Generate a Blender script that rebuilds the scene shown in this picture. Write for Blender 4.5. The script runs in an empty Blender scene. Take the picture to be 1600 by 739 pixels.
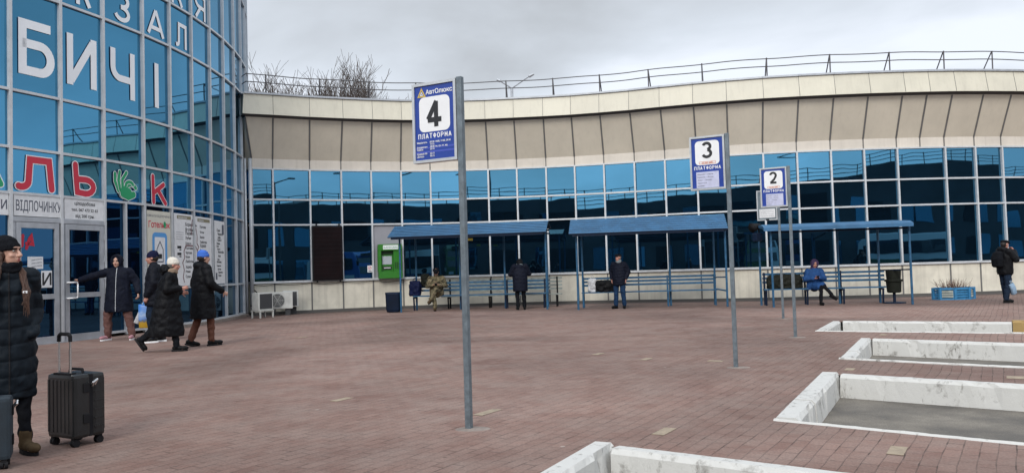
import bpy, bmesh, math, random
from mathutils import Vector, Matrix, noise, geometry
R = math.radians
random.seed(7)
scene = bpy.context.scene
COL = scene.collection

# ------------------------------------------------------------------ camera
HCAM = 1.32
F = 1250.0
cam_d = bpy.data.cameras.new('camera'); cam = bpy.data.objects.new('camera', cam_d); COL.objects.link(cam)
cam_d.sensor_fit = 'HORIZONTAL'; cam_d.sensor_width = 36; cam_d.lens = 36 * F / 1600
cam_d.clip_start = 0.05; cam_d.clip_end = 3000
cam_rot = Matrix.Rotation(math.pi / 2 + math.atan(50 / 1250), 4, 'X') @ Matrix.Rotation(-R(1.69), 4, 'Z')
cam.matrix_world = Matrix.Translation((0, 0, HCAM)) @ cam_rot
scene.camera = cam
M3 = cam_rot.to_3x3()

# ------------------------------------------------------------------ world, sun, exposure
SUN_EL, SUN_AZ = 34.0, 196.0      # elevation; compass-like azimuth measured from +Y clockwise
world = bpy.data.worlds.new('World'); scene.world = world; world.use_nodes = True
wn = world.node_tree; wn.nodes.clear()
def wnode(t, **k):
    n = wn.nodes.new(t)
    for a, b in k.items(): setattr(n, a, b)
    return n
w_out = wnode('ShaderNodeOutputWorld'); w_bg = wnode('ShaderNodeBackground'); w_bg.inputs['Strength'].default_value = 0.1
sky = wnode('ShaderNodeTexSky'); sky.sky_type = 'NISHITA'; sky.sun_disc = False
sky.sun_elevation = R(SUN_EL); sky.sun_rotation = R(SUN_AZ); sky.dust_density = 3.0; sky.ozone_density = 1.5
tc = wnode('ShaderNodeTexCoord'); sep = wnode('ShaderNodeSeparateXYZ')
wn.links.new(tc.outputs['Generated'], sep.inputs[0])
zc = wnode('ShaderNodeMath', operation='MAXIMUM'); zc.inputs[1].default_value = 0.0; wn.links.new(sep.outputs[2], zc.inputs[0])
zo = wnode('ShaderNodeMath', operation='ADD'); zo.inputs[1].default_value = 0.32; wn.links.new(zc.outputs[0], zo.inputs[0])
dx = wnode('ShaderNodeMath', operation='DIVIDE'); wn.links.new(sep.outputs[0], dx.inputs[0]); wn.links.new(zo.outputs[0], dx.inputs[1])
dy = wnode('ShaderNodeMath', operation='DIVIDE'); wn.links.new(sep.outputs[1], dy.inputs[0]); wn.links.new(zo.outputs[0], dy.inputs[1])
cmb = wnode('ShaderNodeCombineXYZ'); wn.links.new(dx.outputs[0], cmb.inputs[0]); wn.links.new(dy.outputs[0], cmb.inputs[1])
cmb.inputs[2].default_value = 8.6
nz = wnode('ShaderNodeTexNoise'); nz.inputs['Scale'].default_value = 1.0; nz.inputs['Detail'].default_value = 7; nz.inputs['Roughness'].default_value = 0.5
nz.inputs['Distortion'].default_value = 0.35
wn.links.new(cmb.outputs[0], nz.inputs['Vector'])
cr = wnode('ShaderNodeValToRGB'); cr.color_ramp.elements[0].position = 0.35; cr.color_ramp.elements[1].position = 0.6
cr.color_ramp.elements[0].color = (4.3, 4.55, 4.85, 1); cr.color_ramp.elements[1].color = (7.5, 7.95, 8.7, 1)
el = cr.color_ramp.elements.new(0.5); el.color = (5.9, 6.35, 6.95, 1)
wn.links.new(nz.outputs['Fac'], cr.inputs[0])
# an overcast sky is brighter towards the zenith
gz = wnode('ShaderNodeMapRange'); gz.inputs['From Min'].default_value = 0.25; gz.inputs['From Max'].default_value = 1.0
gz.inputs['To Min'].default_value = 1.0; gz.inputs['To Max'].default_value = 1.15
wn.links.new(zc.outputs[0], gz.inputs['Value'])
# ... and on the side where the veiled sun stands
_a = R(SUN_AZ); _sdir = (math.sin(_a) * math.cos(R(SUN_EL)), math.cos(_a) * math.cos(R(SUN_EL)), math.sin(R(SUN_EL)))
dt = wnode('ShaderNodeVectorMath', operation='DOT_PRODUCT'); wn.links.new(tc.outputs['Generated'], dt.inputs[0]); dt.inputs[1].default_value = _sdir
sg = wnode('ShaderNodeMapRange', interpolation_type='SMOOTHSTEP'); sg.inputs['From Min'].default_value = -0.1; sg.inputs['From Max'].default_value = 1.0
sg.inputs['To Min'].default_value = 1.0; sg.inputs['To Max'].default_value = 1.9; wn.links.new(dt.outputs['Value'], sg.inputs['Value'])
gg = wnode('ShaderNodeMath', operation='MULTIPLY'); wn.links.new(gz.outputs[0], gg.inputs[0]); wn.links.new(sg.outputs[0], gg.inputs[1])
vm = wnode('ShaderNodeVectorMath', operation='SCALE'); wn.links.new(cr.outputs[0], vm.inputs[0]); wn.links.new(gg.outputs[0], vm.inputs['Scale'])
mx = wnode('ShaderNodeMixRGB'); mx.inputs[0].default_value = 0.93
wn.links.new(sky.outputs[0], mx.inputs[1]); wn.links.new(vm.outputs[0], mx.inputs[2])
wn.links.new(mx.outputs[0], w_bg.inputs['Color']); wn.links.new(w_bg.outputs[0], w_out.inputs[0])

sun_d = bpy.data.lights.new('sun', 'SUN'); sun_d.energy = 1.45; sun_d.angle = R(20); sun_d.color = (1, 0.96, 0.90)
sun = bpy.data.objects.new('sun', sun_d); COL.objects.link(sun)
_az = R(SUN_AZ)
_sd = Vector((math.sin(_az) * math.cos(R(SUN_EL)), math.cos(_az) * math.cos(R(SUN_EL)), math.sin(R(SUN_EL))))
sun.rotation_euler = _sd.to_track_quat('Z', 'Y').to_euler()
scene.view_settings.view_transform = 'Standard'; scene.view_settings.look = 'None'
scene.view_settings.exposure = 0.36; scene.view_settings.gamma = 1.0
scene.render.film_transparent = False
try:
    scene.cycles.max_bounces = 8; scene.cycles.glossy_bounces = 4; scene.cycles.use_denoising = True
except Exception: pass

# ------------------------------------------------------------------ placing helpers
def ray(x, y): return M3 @ Vector(((x - 800) / F, -(y - 369.5) / F, -1))
def gp(x, y, z=0.0):
    d = ray(x, y); t = (z - HCAM) / d.z
    return Vector((d.x * t, d.y * t, z))
def hor(x): return 419.6 + 0.0295 * (800 - x)
def at(x, y, Y):
    d = ray(x, y); t = Y / d.y
    return Vector((d.x * t, Y, HCAM + d.z * t))

# ------------------------------------------------------------------ materials
def mat(name, col, rough=0.6, metal=0.0, var=0.0, vscale=3.0, bump=0.0, bscale=40.0, spec=0.5, col2=None, coat=0.0, tone=False, streak=0.0):
    m = bpy.data.materials.new(name); m.use_nodes = True
    nt = m.node_tree; p = nt.nodes['Principled BSDF']
    p.inputs['Roughness'].default_value = rough; p.inputs['Metallic'].default_value = metal
    p.inputs['Specular IOR Level'].default_value = spec
    if coat: p.inputs['Coat Weight'].default_value = coat; p.inputs['Coat Roughness'].default_value = 0.15
    c = tuple(col) + (1,)
    p.inputs['Base Color'].default_value = c
    L = nt.links
    t = nt.nodes.new('ShaderNodeTexCoord')
    last = None
    if var > 0 or col2:
        n = nt.nodes.new('ShaderNodeTexNoise'); n.inputs['Scale'].default_value = vscale; n.inputs['Detail'].default_value = 6; n.inputs['Roughness'].default_value = 0.6
        L.new(t.outputs['Object'], n.inputs['Vector'])
        r = nt.nodes.new('ShaderNodeValToRGB'); r.color_ramp.elements[0].position = 0.3; r.color_ramp.elements[1].position = 0.7
        c2 = tuple(col2) if col2 else tuple(x * (1 - var) for x in col)
        r.color_ramp.elements[0].color = c2 + (1,)
        r.color_ramp.elements[1].color = tuple(min(1, x * (1 + (var * 0.4 if not col2 else 0))) for x in col) + (1,)
        L.new(n.outputs['Fac'], r.inputs[0]); last = r.outputs[0]
        L.new(last, p.inputs['Base Color'])
        mr = nt.nodes.new('ShaderNodeMapRange'); mr.inputs['To Min'].default_value = max(0.02, rough - 0.12); mr.inputs['To Max'].default_value = min(1, rough + 0.12)
        L.new(n.outputs['Fac'], mr.inputs['Value']); L.new(mr.outputs[0], p.inputs['Roughness'])
    if streak > 0:
        mp = nt.nodes.new('ShaderNodeMapping'); mp.inputs['Scale'].default_value = (5, 5, .22); L.new(t.outputs['Object'], mp.inputs[0])
        sn = nt.nodes.new('ShaderNodeTexNoise'); sn.inputs['Scale'].default_value = 1.6; sn.inputs['Detail'].default_value = 7; sn.inputs['Roughness'].default_value = .7; L.new(mp.outputs[0], sn.inputs['Vector'])
        s2 = nt.nodes.new('ShaderNodeMapRange'); s2.inputs['From Min'].default_value = .5; s2.inputs['From Max'].default_value = .72; s2.inputs['To Max'].default_value = streak; L.new(sn.outputs['Fac'], s2.inputs['Value'])
        sm = nt.nodes.new('ShaderNodeMixRGB'); L.new(s2.outputs[0], sm.inputs[0]); sm.inputs[1].default_value = c
        if last: L.new(last, sm.inputs[1])
        sm.inputs[2].default_value = (.20, .175, .14, 1); last = sm.outputs[0]; L.new(last, p.inputs['Base Color'])
    if tone:
        a = nt.nodes.new('ShaderNodeAttribute'); a.attribute_name = 'tone'
        mm = nt.nodes.new('ShaderNodeMixRGB'); mm.blend_type = 'MULTIPLY'; mm.inputs[0].default_value = 1
        if last: L.new(last, mm.inputs[1])
        else: mm.inputs[1].default_value = c
        L.new(a.outputs['Color'], mm.inputs[2]); L.new(mm.outputs[0], p.inputs['Base Color'])
    if bump > 0:
        n2 = nt.nodes.new('ShaderNodeTexNoise'); n2.inputs['Scale'].default_value = bscale; n2.inputs['Detail'].default_value = 4
        L.new(t.outputs['Object'], n2.inputs['Vector'])
        b = nt.nodes.new('ShaderNodeBump'); b.inputs['Strength'].default_value = bump; b.inputs['Distance'].default_value = 0.01
        L.new(n2.outputs['Fac'], b.inputs['Height']); L.new(b.outputs[0], p.inputs['Normal'])
    return m

MT = {}
def glass_mat(name, tint, body):
    m = bpy.data.materials.new(name); m.use_nodes = True; nt = m.node_tree; L = nt.links
    p = nt.nodes['Principled BSDF']
    p.inputs['Metallic'].default_value = 1.0; p.inputs['Roughness'].default_value = 0.012
    p.inputs['Base Color'].default_value = tint + (1,)
    p.inputs['Specular Tint'].default_value = (0.75, 0.85, 0.9, 1)
    d = nt.nodes.new('ShaderNodeBsdfDiffuse'); d.inputs[0].default_value = body + (1,)
    mix = nt.nodes.new('ShaderNodeAddShader')
    L.new(p.outputs[0], mix.inputs[0]); L.new(d.outputs[0], mix.inputs[1]); L.new(mix.outputs[0], nt.nodes['Material Output'].inputs[0])
    t = nt.nodes.new('ShaderNodeTexCoord'); n = nt.nodes.new('ShaderNodeTexNoise'); n.inputs['Scale'].default_value = 0.9; n.inputs['Detail'].default_value = 1.0
    oi = nt.nodes.new('ShaderNodeObjectInfo'); ad = nt.nodes.new('ShaderNodeVectorMath'); ad.operation = 'MULTIPLY_ADD'
    cx = nt.nodes.new('ShaderNodeCombineXYZ')
    for i in range(3): L.new(oi.outputs['Random'], cx.inputs[i])
    L.new(cx.outputs[0], ad.inputs[0]); ad.inputs[1].default_value = (40, 70, 20); L.new(t.outputs['Object'], ad.inputs[2])
    L.new(ad.outputs[0], n.inputs['Vector'])
    b = nt.nodes.new('ShaderNodeBump'); b.inputs['Strength'].default_value = 1.0; b.inputs['Distance'].default_value = 0.0020
    L.new(n.outputs['Fac'], b.inputs['Height']); L.new(b.outputs[0], p.inputs['Normal'])
    return m
MT['glass'] = glass_mat('mirror_glass', (0.066, 0.195, 0.30), (0.0012, 0.004, 0.008))
MT['glass_tower'] = glass_mat('tower_glass', (0.072, 0.24, 0.385), (0.002, 0.006, 0.012))
MT['glass_dark'] = glass_mat('door_glass', (0.022, 0.075, 0.15), (0.0015, 0.003, 0.006))
MT['alu'] = mat('aluminium', (0.42, 0.44, 0.47), 0.42, 0.35, 0.2, 4)
MT['alu_light'] = mat('aluminium_light', (0.56, 0.58, 0.60), 0.45, 0.2, 0.15, 4)
MT['seam'] = mat('seam_strip', (0.16, 0.155, 0.15), 0.6, 0.2, 0.2, 5)
MT['cream'] = mat('cream_panel', (0.60, 0.565, 0.46), 0.5, 0, 0.10, 1.2, tone=True, streak=.16)
MT['cream_low'] = mat('cream_base_panel', (0.66, 0.62, 0.52), 0.6, 0, 0.2, 1.8, tone=True, streak=.26)
MT['taupe'] = mat('taupe_panel', (0.60, 0.54, 0.44), 0.6, 0, 0.1, 1.0, tone=True, streak=.10)
MT['band'] = mat('band_panel', (0.64, 0.585, 0.51), 0.6, 0, 0.12, 1.5, tone=True, streak=.16)
MT['dark_soffit'] = mat('soffit', (0.09, 0.085, 0.08), 0.8)
MT['roof'] = mat('roof_felt', (0.10, 0.10, 0.11), 0.9, 0, 0.3, 1)
MT['rail'] = mat('rail_steel', (0.11, 0.105, 0.11), 0.6, 0.3, 0.4, 8)
MT['galv'] = mat('galvanised_pole', (0.15, 0.185, 0.21), 0.5, 0.3, 0.35, 14, 0.25, 60)
MT['frame_sign'] = mat('sign_frame', (0.52, 0.54, 0.55), 0.35, 0.5, 0.15, 10)
MT['sign_blue'] = mat('sign_blue', (0.010, 0.045, 0.29), 0.35, 0, 0.12, 8)
MT['white'] = mat('white_paint', (0.78, 0.79, 0.80), 0.5, 0, 0.06, 6)
MT['paper'] = mat('paper', (0.70, 0.71, 0.72), 0.8, 0, 0.12, 9)
MT['lilac'] = mat('lilac_paper', (0.50, 0.52, 0.68), 0.8, 0, 0.15, 12)
MT['black'] = mat('black_print', (0.012, 0.013, 0.016), 0.5)
MT['ink'] = mat('grey_ink', (0.09, 0.10, 0.13), 0.7)
MT['gold'] = mat('gold_print', (0.55, 0.40, 0.08), 0.5)
MT['orange'] = mat('orange_print', (0.62, 0.16, 0.05), 0.6)
MT['red_letter'] = mat('red_film', (0.52, 0.022, 0.05), 0.45, 0, 0.05)
MT['green_film'] = mat('green_film', (0.012, 0.30, 0.12), 0.45, 0, 0.05)
MT['white_film'] = mat('white_film', (0.82, 0.84, 0.86), 0.5, 0, 0.05)
MT['sh_blue'] = mat('shelter_blue', (0.020, 0.105, 0.21), 0.5, 0.0, 0.45, 9, 0.2, 30)
MT['sh_roof'] = mat('shelter_roof_blue', (0.035, 0.13, 0.26), 0.5, 0.0, 0.3, 3, 0.1, 20)
MT['sh_dark'] = mat('shelter_dark_blue', (0.004, 0.014, 0.04), 0.6, 0, 0.4, 8, spec=.25)
MT['slat_pale'] = mat('weathered_slat', (0.36, 0.40, 0.37), 0.75, 0, 0.5, 6, 0.3, 40)
MT['navybin'] = mat('navy_bin', (0.003, 0.010, 0.028), 0.75, 0, 0.5, 4, spec=.2)
MT['atm'] = mat('atm_green', (0.028, 0.19, 0.016), 0.4, 0, 0.1, 4)
MT['atm_dark'] = mat('atm_dark', (0.012, 0.05, 0.012), 0.4)
MT['screen'] = mat('screen_pale', (0.42, 0.46, 0.50), 0.2)
MT['greypanel'] = mat('grey_panel', (0.27, 0.27, 0.30), 0.6, 0, 0.1, 2)
MT['led'] = mat('led_board', (0.005, 0.003, 0.004), 0.8, 0, 0.4, 2, spec=.15, col2=(0.011, 0.004, 0.005))
MT['acwhite'] = mat('ac_white', (0.62, 0.62, 0.58), 0.5, 0, 0.2, 5)
MT['acgrille'] = mat('ac_grille', (0.05, 0.052, 0.055), 0.6)
MT['dark'] = mat('dark_rubber', (0.010, 0.010, 0.012), 0.7, spec=.2)
MT['plantblue'] = mat('planter_blue', (0.035, 0.20, 0.40), 0.55, 0, 0.3, 10)
MT['dryplant'] = mat('dry_plant', (0.17, 0.10, 0.075), 0.9, 0, 0.5, 20)
MT['soil'] = mat('soil', (0.05, 0.035, 0.025), 0.95, 0, 0.4, 20, 0.5, 60)
MT['bark'] = mat('bark', (0.115, 0.092, 0.080), 0.9, 0, 0.4, 6)
MT['yellow'] = mat('yellow_plastic', (0.62, 0.50, 0.06), 0.5)
MT['chrome'] = mat('chrome_tube', (0.62, 0.63, 0.64), 0.22, 1.0)
MT['case'] = mat('case_shell', (0.010, 0.011, 0.012), 0.38, 0, 0.2, 12, 0.15, 90)
MT['case_grey'] = mat('case_fabric', (0.016, 0.027, 0.038), 0.85, 0, 0.3, 12, 0.4, 160)
MT['skin'] = mat('skin', (0.50, 0.29, 0.215), 0.5, 0, 0.1, 9)
MT['skin_red'] = mat('skin_ruddy', (0.46, 0.22, 0.165), 0.55, 0, 0.12, 9)
MT['lips'] = mat('lips', (0.34, 0.11, 0.10), 0.45)
MT['eye'] = mat('eye_white', (0.34, 0.32, 0.30), 0.45)
MT['iris'] = mat('iris', (0.02, 0.014, 0.01), 0.15)
def cloth(n, c, var=0.25, rough=0.85, bump=0.35, bs=35, col2=None):
    MT[n] = mat(n, c, rough, 0, var, 14, bump, bs, 0.14, col2); return MT[n]
cloth('puffer_navy', (0.0062, 0.0105, 0.016), 0.25, 0.6, 0.4, 22)
cloth('coat_navy', (0.0055, 0.0075, 0.017), 0.3, 0.7)
cloth('coat_black', (0.0055, 0.006, 0.0078), 0.3, 0.6, 0.5, 26)
cloth('coat_charcoal', (0.0075, 0.009, 0.015), 0.3, 0.65)
cloth('jeans', (0.012, 0.035, 0.085), 0.35)
cloth('jeans_dark', (0.012, 0.022, 0.042), 0.35)
cloth('trouser_black', (0.007, 0.008, 0.011), 0.3)
cloth('trouser_mauve', (0.135, 0.070, 0.062), 0.2)
cloth('trouser_brown', (0.115, 0.050, 0.035), 0.2)
cloth('pink_shoe', (0.42, 0.22, 0.25), 0.15)
cloth('tan_boot', (0.085, 0.058, 0.032), 0.3, 0.9)
cloth('black_boot', (0.009, 0.009, 0.010), 0.3, 0.5)
cloth('knit_black', (0.007, 0.008, 0.011), 0.3, 0.95, 0.8, 120)
cloth('knit_blue', (0.060, 0.16, 0.55), 0.2, 0.95, 0.8, 90)
cloth('knit_white', (0.66, 0.62, 0.55), 0.12, 0.95, 0.8, 90)
cloth('knit_navy', (0.010, 0.012, 0.040), 0.2, 0.95, 0.8, 90)
cloth('scarf_beige', (0.30, 0.22, 0.16), 0.25, 0.95)
cloth('coat_blue', (0.022, 0.075, 0.22), 0.25, 0.75)
cloth('purple_knit', (0.07, 0.05, 0.11), 0.3, 0.95)
cloth('shirt', (0.20, 0.23, 0.24), 0.3)
cloth('bag_blue', (0.008, 0.013, 0.055), 0.5, 0.6)
cloth('bag_white', (0.55, 0.56, 0.58), 0.35, 0.45)
cloth('bag_lightblue', (0.25, 0.36, 0.48), 0.2, 0.5)
cloth('bag_olive', (0.014, 0.016, 0.012), 0.3, 0.6)
# camouflage
def camo():
    m = bpy.data.materials.new('camouflage'); m.use_nodes = True; nt = m.node_tree; L = nt.links; p = nt.nodes['Principled BSDF']
    p.inputs['Roughness'].default_value = 0.9
    t = nt.nodes.new('ShaderNodeTexCoord'); n = nt.nodes.new('ShaderNodeTexNoise'); n.inputs['Scale'].default_value = 11; n.inputs['Detail'].default_value = 3; n.inputs['Distortion'].default_value = 0.6
    L.new(t.outputs['Object'], n.inputs['Vector'])
    r = nt.nodes.new('ShaderNodeValToRGB'); r.color_ramp.interpolation = 'CONSTANT'
    e = r.color_ramp.elements; e[0].position = 0; e[0].color = (0.035, 0.03, 0.018, 1); e[1].position = 0.42; e[1].color = (0.10, 0.088, 0.048, 1)
    a = e.new(0.5); a.color = (0.20, 0.165, 0.095, 1); a = e.new(0.57); a.color = (0.065, 0.045, 0.028, 1); a = e.new(0.63); a.color = (0.26, 0.22, 0.14, 1)
    L.new(n.outputs['Fac'], r.inputs[0]); L.new(r.outputs[0], p.inputs['Base Color']); return m
MT['camo'] = camo()
def hair_mat(name, c):
    m = bpy.data.materials.new(name); m.use_nodes = True; nt = m.node_tree; L = nt.links; p = nt.nodes['Principled BSDF']
    p.inputs['Roughness'].default_value = 0.5
    t = nt.nodes.new('ShaderNodeTexCoord'); mp = nt.nodes.new('ShaderNodeMapping'); mp.inputs['Scale'].default_value = (130, 130, 4)
    n = nt.nodes.new('ShaderNodeTexNoise'); n.inputs['Detail'].default_value = 3
    L.new(t.outputs['Object'], mp.inputs[0]); L.new(mp.outputs[0], n.inputs['Vector'])
    r = nt.nodes.new('ShaderNodeValToRGB'); r.color_ramp.elements[0].position = .35; r.color_ramp.elements[1].position = .7
    r.color_ramp.elements[0].color = tuple(x * .4 for x in c) + (1,); r.color_ramp.elements[1].color = tuple(x * 1.5 for x in c) + (1,)
    L.new(n.outputs['Fac'], r.inputs[0]); L.new(r.outputs[0], p.inputs['Base Color'])
    b = nt.nodes.new('ShaderNodeBump'); b.inputs['Distance'].default_value = 0.01; b.inputs['Strength'].default_value = .6
    L.new(n.outputs['Fac'], b.inputs['Height']); L.new(b.outputs[0], p.inputs['Normal']); return m
MT['hair'] = hair_mat('brown_hair', (0.075, 0.035, 0.022)); MT['hair_grey'] = hair_mat('grey_hair', (0.16, 0.15, 0.14)); MT['hair_dark'] = hair_mat('dark_hair', (0.02, 0.014, 0.012))

# worn white kerb paint
def kerb_mat(name, white, bare, lo=0.34, hi=0.44):
    m = bpy.data.materials.new(name); m.use_nodes = True; nt = m.node_tree; L = nt.links; p = nt.nodes['Principled BSDF']
    p.inputs['Roughness'].default_value = 0.85
    t = nt.nodes.new('ShaderNodeTexCoord')
    n = nt.nodes.new('ShaderNodeTexNoise'); n.inputs['Scale'].default_value = 5.0; n.inputs['Detail'].default_value = 10; n.inputs['Roughness'].default_value = 0.68
    L.new(t.outputs['Object'], n.inputs['Vector'])
    mp = nt.nodes.new('ShaderNodeMapping'); mp.inputs['Scale'].default_value = (9, 9, 4); L.new(t.outputs['Object'], mp.inputs[0])
    n2 = nt.nodes.new('ShaderNodeTexNoise'); n2.inputs['Scale'].default_value = 1.6; n2.inputs['Detail'].default_value = 6; n2.inputs['Roughness'].default_value = 0.7
    L.new(mp.outputs[0], n2.inputs['Vector'])
    mn0 = nt.nodes.new('ShaderNodeMath'); mn0.operation = 'MINIMUM'; L.new(n.outputs['Fac'], mn0.inputs[0]); L.new(n2.outputs['Fac'], mn0.inputs[1])
    g3 = nt.nodes.new('ShaderNodeTexNoise'); g3.inputs['Scale'].default_value = 1.1; g3.inputs['Detail'].default_value = 3; L.new(t.outputs['Object'], g3.inputs['Vector'])
    g4 = nt.nodes.new('ShaderNodeMapRange'); g4.inputs['From Min'].default_value = .35; g4.inputs['From Max'].default_value = .65; g4.inputs['To Min'].default_value = -.07; g4.inputs['To Max'].default_value = .07; L.new(g3.outputs['Fac'], g4.inputs['Value'])
    mn = nt.nodes.new('ShaderNodeMath'); mn.operation = 'ADD'; L.new(mn0.outputs[0], mn.inputs[0]); L.new(g4.outputs[0], mn.inputs[1])
    r = nt.nodes.new('ShaderNodeValToRGB'); r.color_ramp.elements[0].position = lo; r.color_ramp.elements[1].position = hi
    r.color_ramp.elements[0].color = bare + (1,); r.color_ramp.elements[1].color = white + (1,)
    a = r.color_ramp.elements.new((lo + hi) / 2 + .01); a.color = tuple(.42 * b + .58 * w for b, w in zip(bare, white)) + (1,)
    L.new(mn.outputs[0], r.inputs[0]); L.new(r.outputs[0], p.inputs['Base Color'])
    b = nt.nodes.new('ShaderNodeBump'); b.inputs['Distance'].default_value = 0.012; b.inputs['Strength'].default_value = 0.8
    L.new(mn.outputs[0], b.inputs['Height']); L.new(b.outputs[0], p.inputs['Normal']); return m
MT['kerb'] = kerb_mat('kerb_paint', (0.54, 0.535, 0.51), (0.14, 0.128, 0.11), 0.24, 0.41)
MT['kerb_yellow'] = kerb_mat('kerb_yellow_paint', (0.33, 0.22, 0.085), (0.10, 0.08, 0.06), 0.34, 0.46)
MT['cement'] = mat('cement_patch', (0.24, 0.20, 0.175), 0.9, 0, 0.35, 9, 0.5, 60)

# ------------------------------------------------------------------ mesh helpers
class MB:
    def __init__(s): s.v = []; s.f = []; s.m = []; s.t = []
    def add(s, vs, fs, mi=0, tone=1.0):
        b = len(s.v); s.v += [tuple(v) for v in vs]
        for f in fs: s.f.append(tuple(b + i for i in f)); s.m.append(mi); s.t.append(tone)
    def quad(s, a, b, c, d, mi=0, tone=1.0): s.add([a, b, c, d], [(0, 1, 2, 3)], mi, tone)
    def box(s, c, size, mi=0, rz=0.0, M=None, tone=1.0):
        x, y, z = (k / 2 for k in size)
        vs = [Vector((i, j, k)) for i in (-x, x) for j in (-y, y) for k in (-z, z)]
        T = M if M is not None else Matrix.Rotation(rz, 3, 'Z')
        vs = [T @ v + Vector(c) for v in vs]
        s.add(vs, [(0, 1, 3, 2), (4, 6, 7, 5), (0, 4, 5, 1), (2, 3, 7, 6), (0, 2, 6, 4), (1, 5, 7, 3)], mi, tone)
    def bar(s, p0, p1, w, h, mi=0, up=(0, 0, 1), tone=1.0):
        p0, p1 = Vector(p0), Vector(p1); d = p1 - p0; L = d.length
        if L < 1e-6: return
        d = d / L; u = Vector(up)
        if abs(d.dot(u)) > .98: u = Vector((0, 1, 0))
        sd = d.cross(u).normalized(); u = sd.cross(d)
        T = Matrix((d, sd, u)).transposed()
        s.box((p0 + p1) / 2, (L, w, h), mi, M=T, tone=tone)
    def tube(s, p0, p1, r0, r1=None, n=10, mi=0, cap=True):
        r1 = r0 if r1 is None else r1
        p0, p1 = Vector(p0), Vector(p1); d = (p1 - p0)
        if d.length < 1e-6: return
        d.normalize(); a = d.orthogonal().normalized(); b = d.cross(a)
        vs = []
        for p, r in ((p0, r0), (p1, r1)):
            for i in range(n):
                t = 2 * math.pi * i / n; vs.append(p + a * (r * math.cos(t)) + b * (r * math.sin(t)))
        fs = [(i, (i + 1) % n, n + (i + 1) % n, n + i) for i in range(n)]
        if cap: fs += [tuple(range(n))[::-1], tuple(range(n, 2 * n))]
        s.add(vs, fs, mi)
    def path(s, pts, r, n=8, mi=0):
        for a, b in zip(pts, pts[1:]): s.tube(a, b, r, r, n, mi)
        for p in pts[1:-1]: s.ell(p, (r, r, r), mi=mi, nu=n, nv=5)
    def ell(s, c, rad, mi=0, nu=12, nv=8, M=None):
        c = Vector(c); vs = []; M = M or Matrix.Identity(3)
        for j in range(1, nv):
            ph = math.pi * j / nv
            for i in range(nu):
                th = 2 * math.pi * i / nu
                vs.append(c + M @ Vector((rad[0] * math.sin(ph) * math.cos(th), rad[1] * math.sin(ph) * math.sin(th), rad[2] * math.cos(ph))))
        vs += [c + M @ Vector((0, 0, rad[2])), c - M @ Vector((0, 0, rad[2]))]
        fs = []
        for j in range(nv - 2):
            for i in range(nu): fs.append((j * nu + i, (j + 1) * nu + i, (j + 1) * nu + (i + 1) % nu, j * nu + (i + 1) % nu))
        T = len(vs) - 2
        for i in range(nu): fs.append((T, i, (i + 1) % nu)); fs.append((T + 1, (nv - 2) * nu + (i + 1) % nu, (nv - 2) * nu + i))
        s.add(vs, fs, mi)
    def cap(s, p0, p1, r0, r1, n=12, flat=None):
        """tapered capsule; flat=(axis, factor) squashes the section along an axis"""
        p0, p1 = Vector(p0), Vector(p1); d = p1 - p0; L = d.length
        d = d / L if L > 1e-6 else Vector((0, 0, 1)); a = d.orthogonal().normalized(); b = d.cross(a)
        rings = []
        for k in range(1, 5): t = -math.pi / 2 + k * math.pi / 8; rings.append((p0 + d * (r0 * math.sin(t)), r0 * math.cos(t)))
        for k in range(0, 4): t = k * math.pi / 8; rings.append((p1 + d * (r1 * math.sin(t)), r1 * math.cos(t)))
        vs = []
        for c, r in rings:
            for i in range(n):
                t = 2 * math.pi * i / n; o = a * (r * math.cos(t)) + b * (r * math.sin(t))
                if flat: ax = Vector(flat[0]).normalized(); o = o - ax * (o.dot(ax) * (1 - flat[1]))
                vs.append(c + o)
        vs += [p0 - d * r0, p1 + d * r1]; fs = []
        m = len(rings)
        for j in range(m - 1):
            for i in range(n): fs.append((j * n + i, j * n + (i + 1) % n, (j + 1) * n + (i + 1) % n, (j + 1) * n + i))
        T = len(vs) - 2
        for i in range(n): fs.append((T, (i + 1) % n, i)); fs.append((T + 1, (m - 1) * n + i, (m - 1) * n + (i + 1) % n))
        s.add(vs, fs)
    def loft(s, rings, n=28, power=1.0, mi=0):
        """rings: (center, rx, ry[, rotz]) from bottom to top"""
        vs = []
        for r in rings:
            c = Vector(r[0]); rz = r[3] if len(r) > 3 else 0
            for i in range(n):
                t = 2 * math.pi * i / n; cx, sx = math.cos(t), math.sin(t)
                x = r[1] * math.copysign(abs(cx) ** power, cx); y = r[2] * math.copysign(abs(sx) ** power, sx)
                vs.append(c + Vector((x * math.cos(rz) - y * math.sin(rz), x * math.sin(rz) + y * math.cos(rz), 0)))
        fs = []
        m = len(rings)
        for j in range(m - 1):
            for i in range(n): fs.append((j * n + i, j * n + (i + 1) % n, (j + 1) * n + (i + 1) % n, (j + 1) * n + i))
        fs += [tuple(range(n))[::-1], tuple(range((m - 1) * n, m * n))]
        s.add(vs, fs, mi)
    def mesh(s, name, mats, smooth=False, tone=False):
        me = bpy.data.meshes.new(name); me.from_pydata(s.v, [], s.f)
        for m in mats: me.materials.append(m)
        if len(mats) > 1: me.polygons.foreach_set('material_index', s.m)
        if smooth: me.polygons.foreach_set('use_smooth', [True] * len(s.f))
        if tone:
            ca = me.color_attributes.new('tone', 'FLOAT_COLOR', 'CORNER')
            k = 0
            for p in me.polygons:
                for _ in range(p.loop_total): ca.data[k].color = (s.t[p.index],) * 3 + (1,); k += 1
        me.update(); return me
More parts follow.
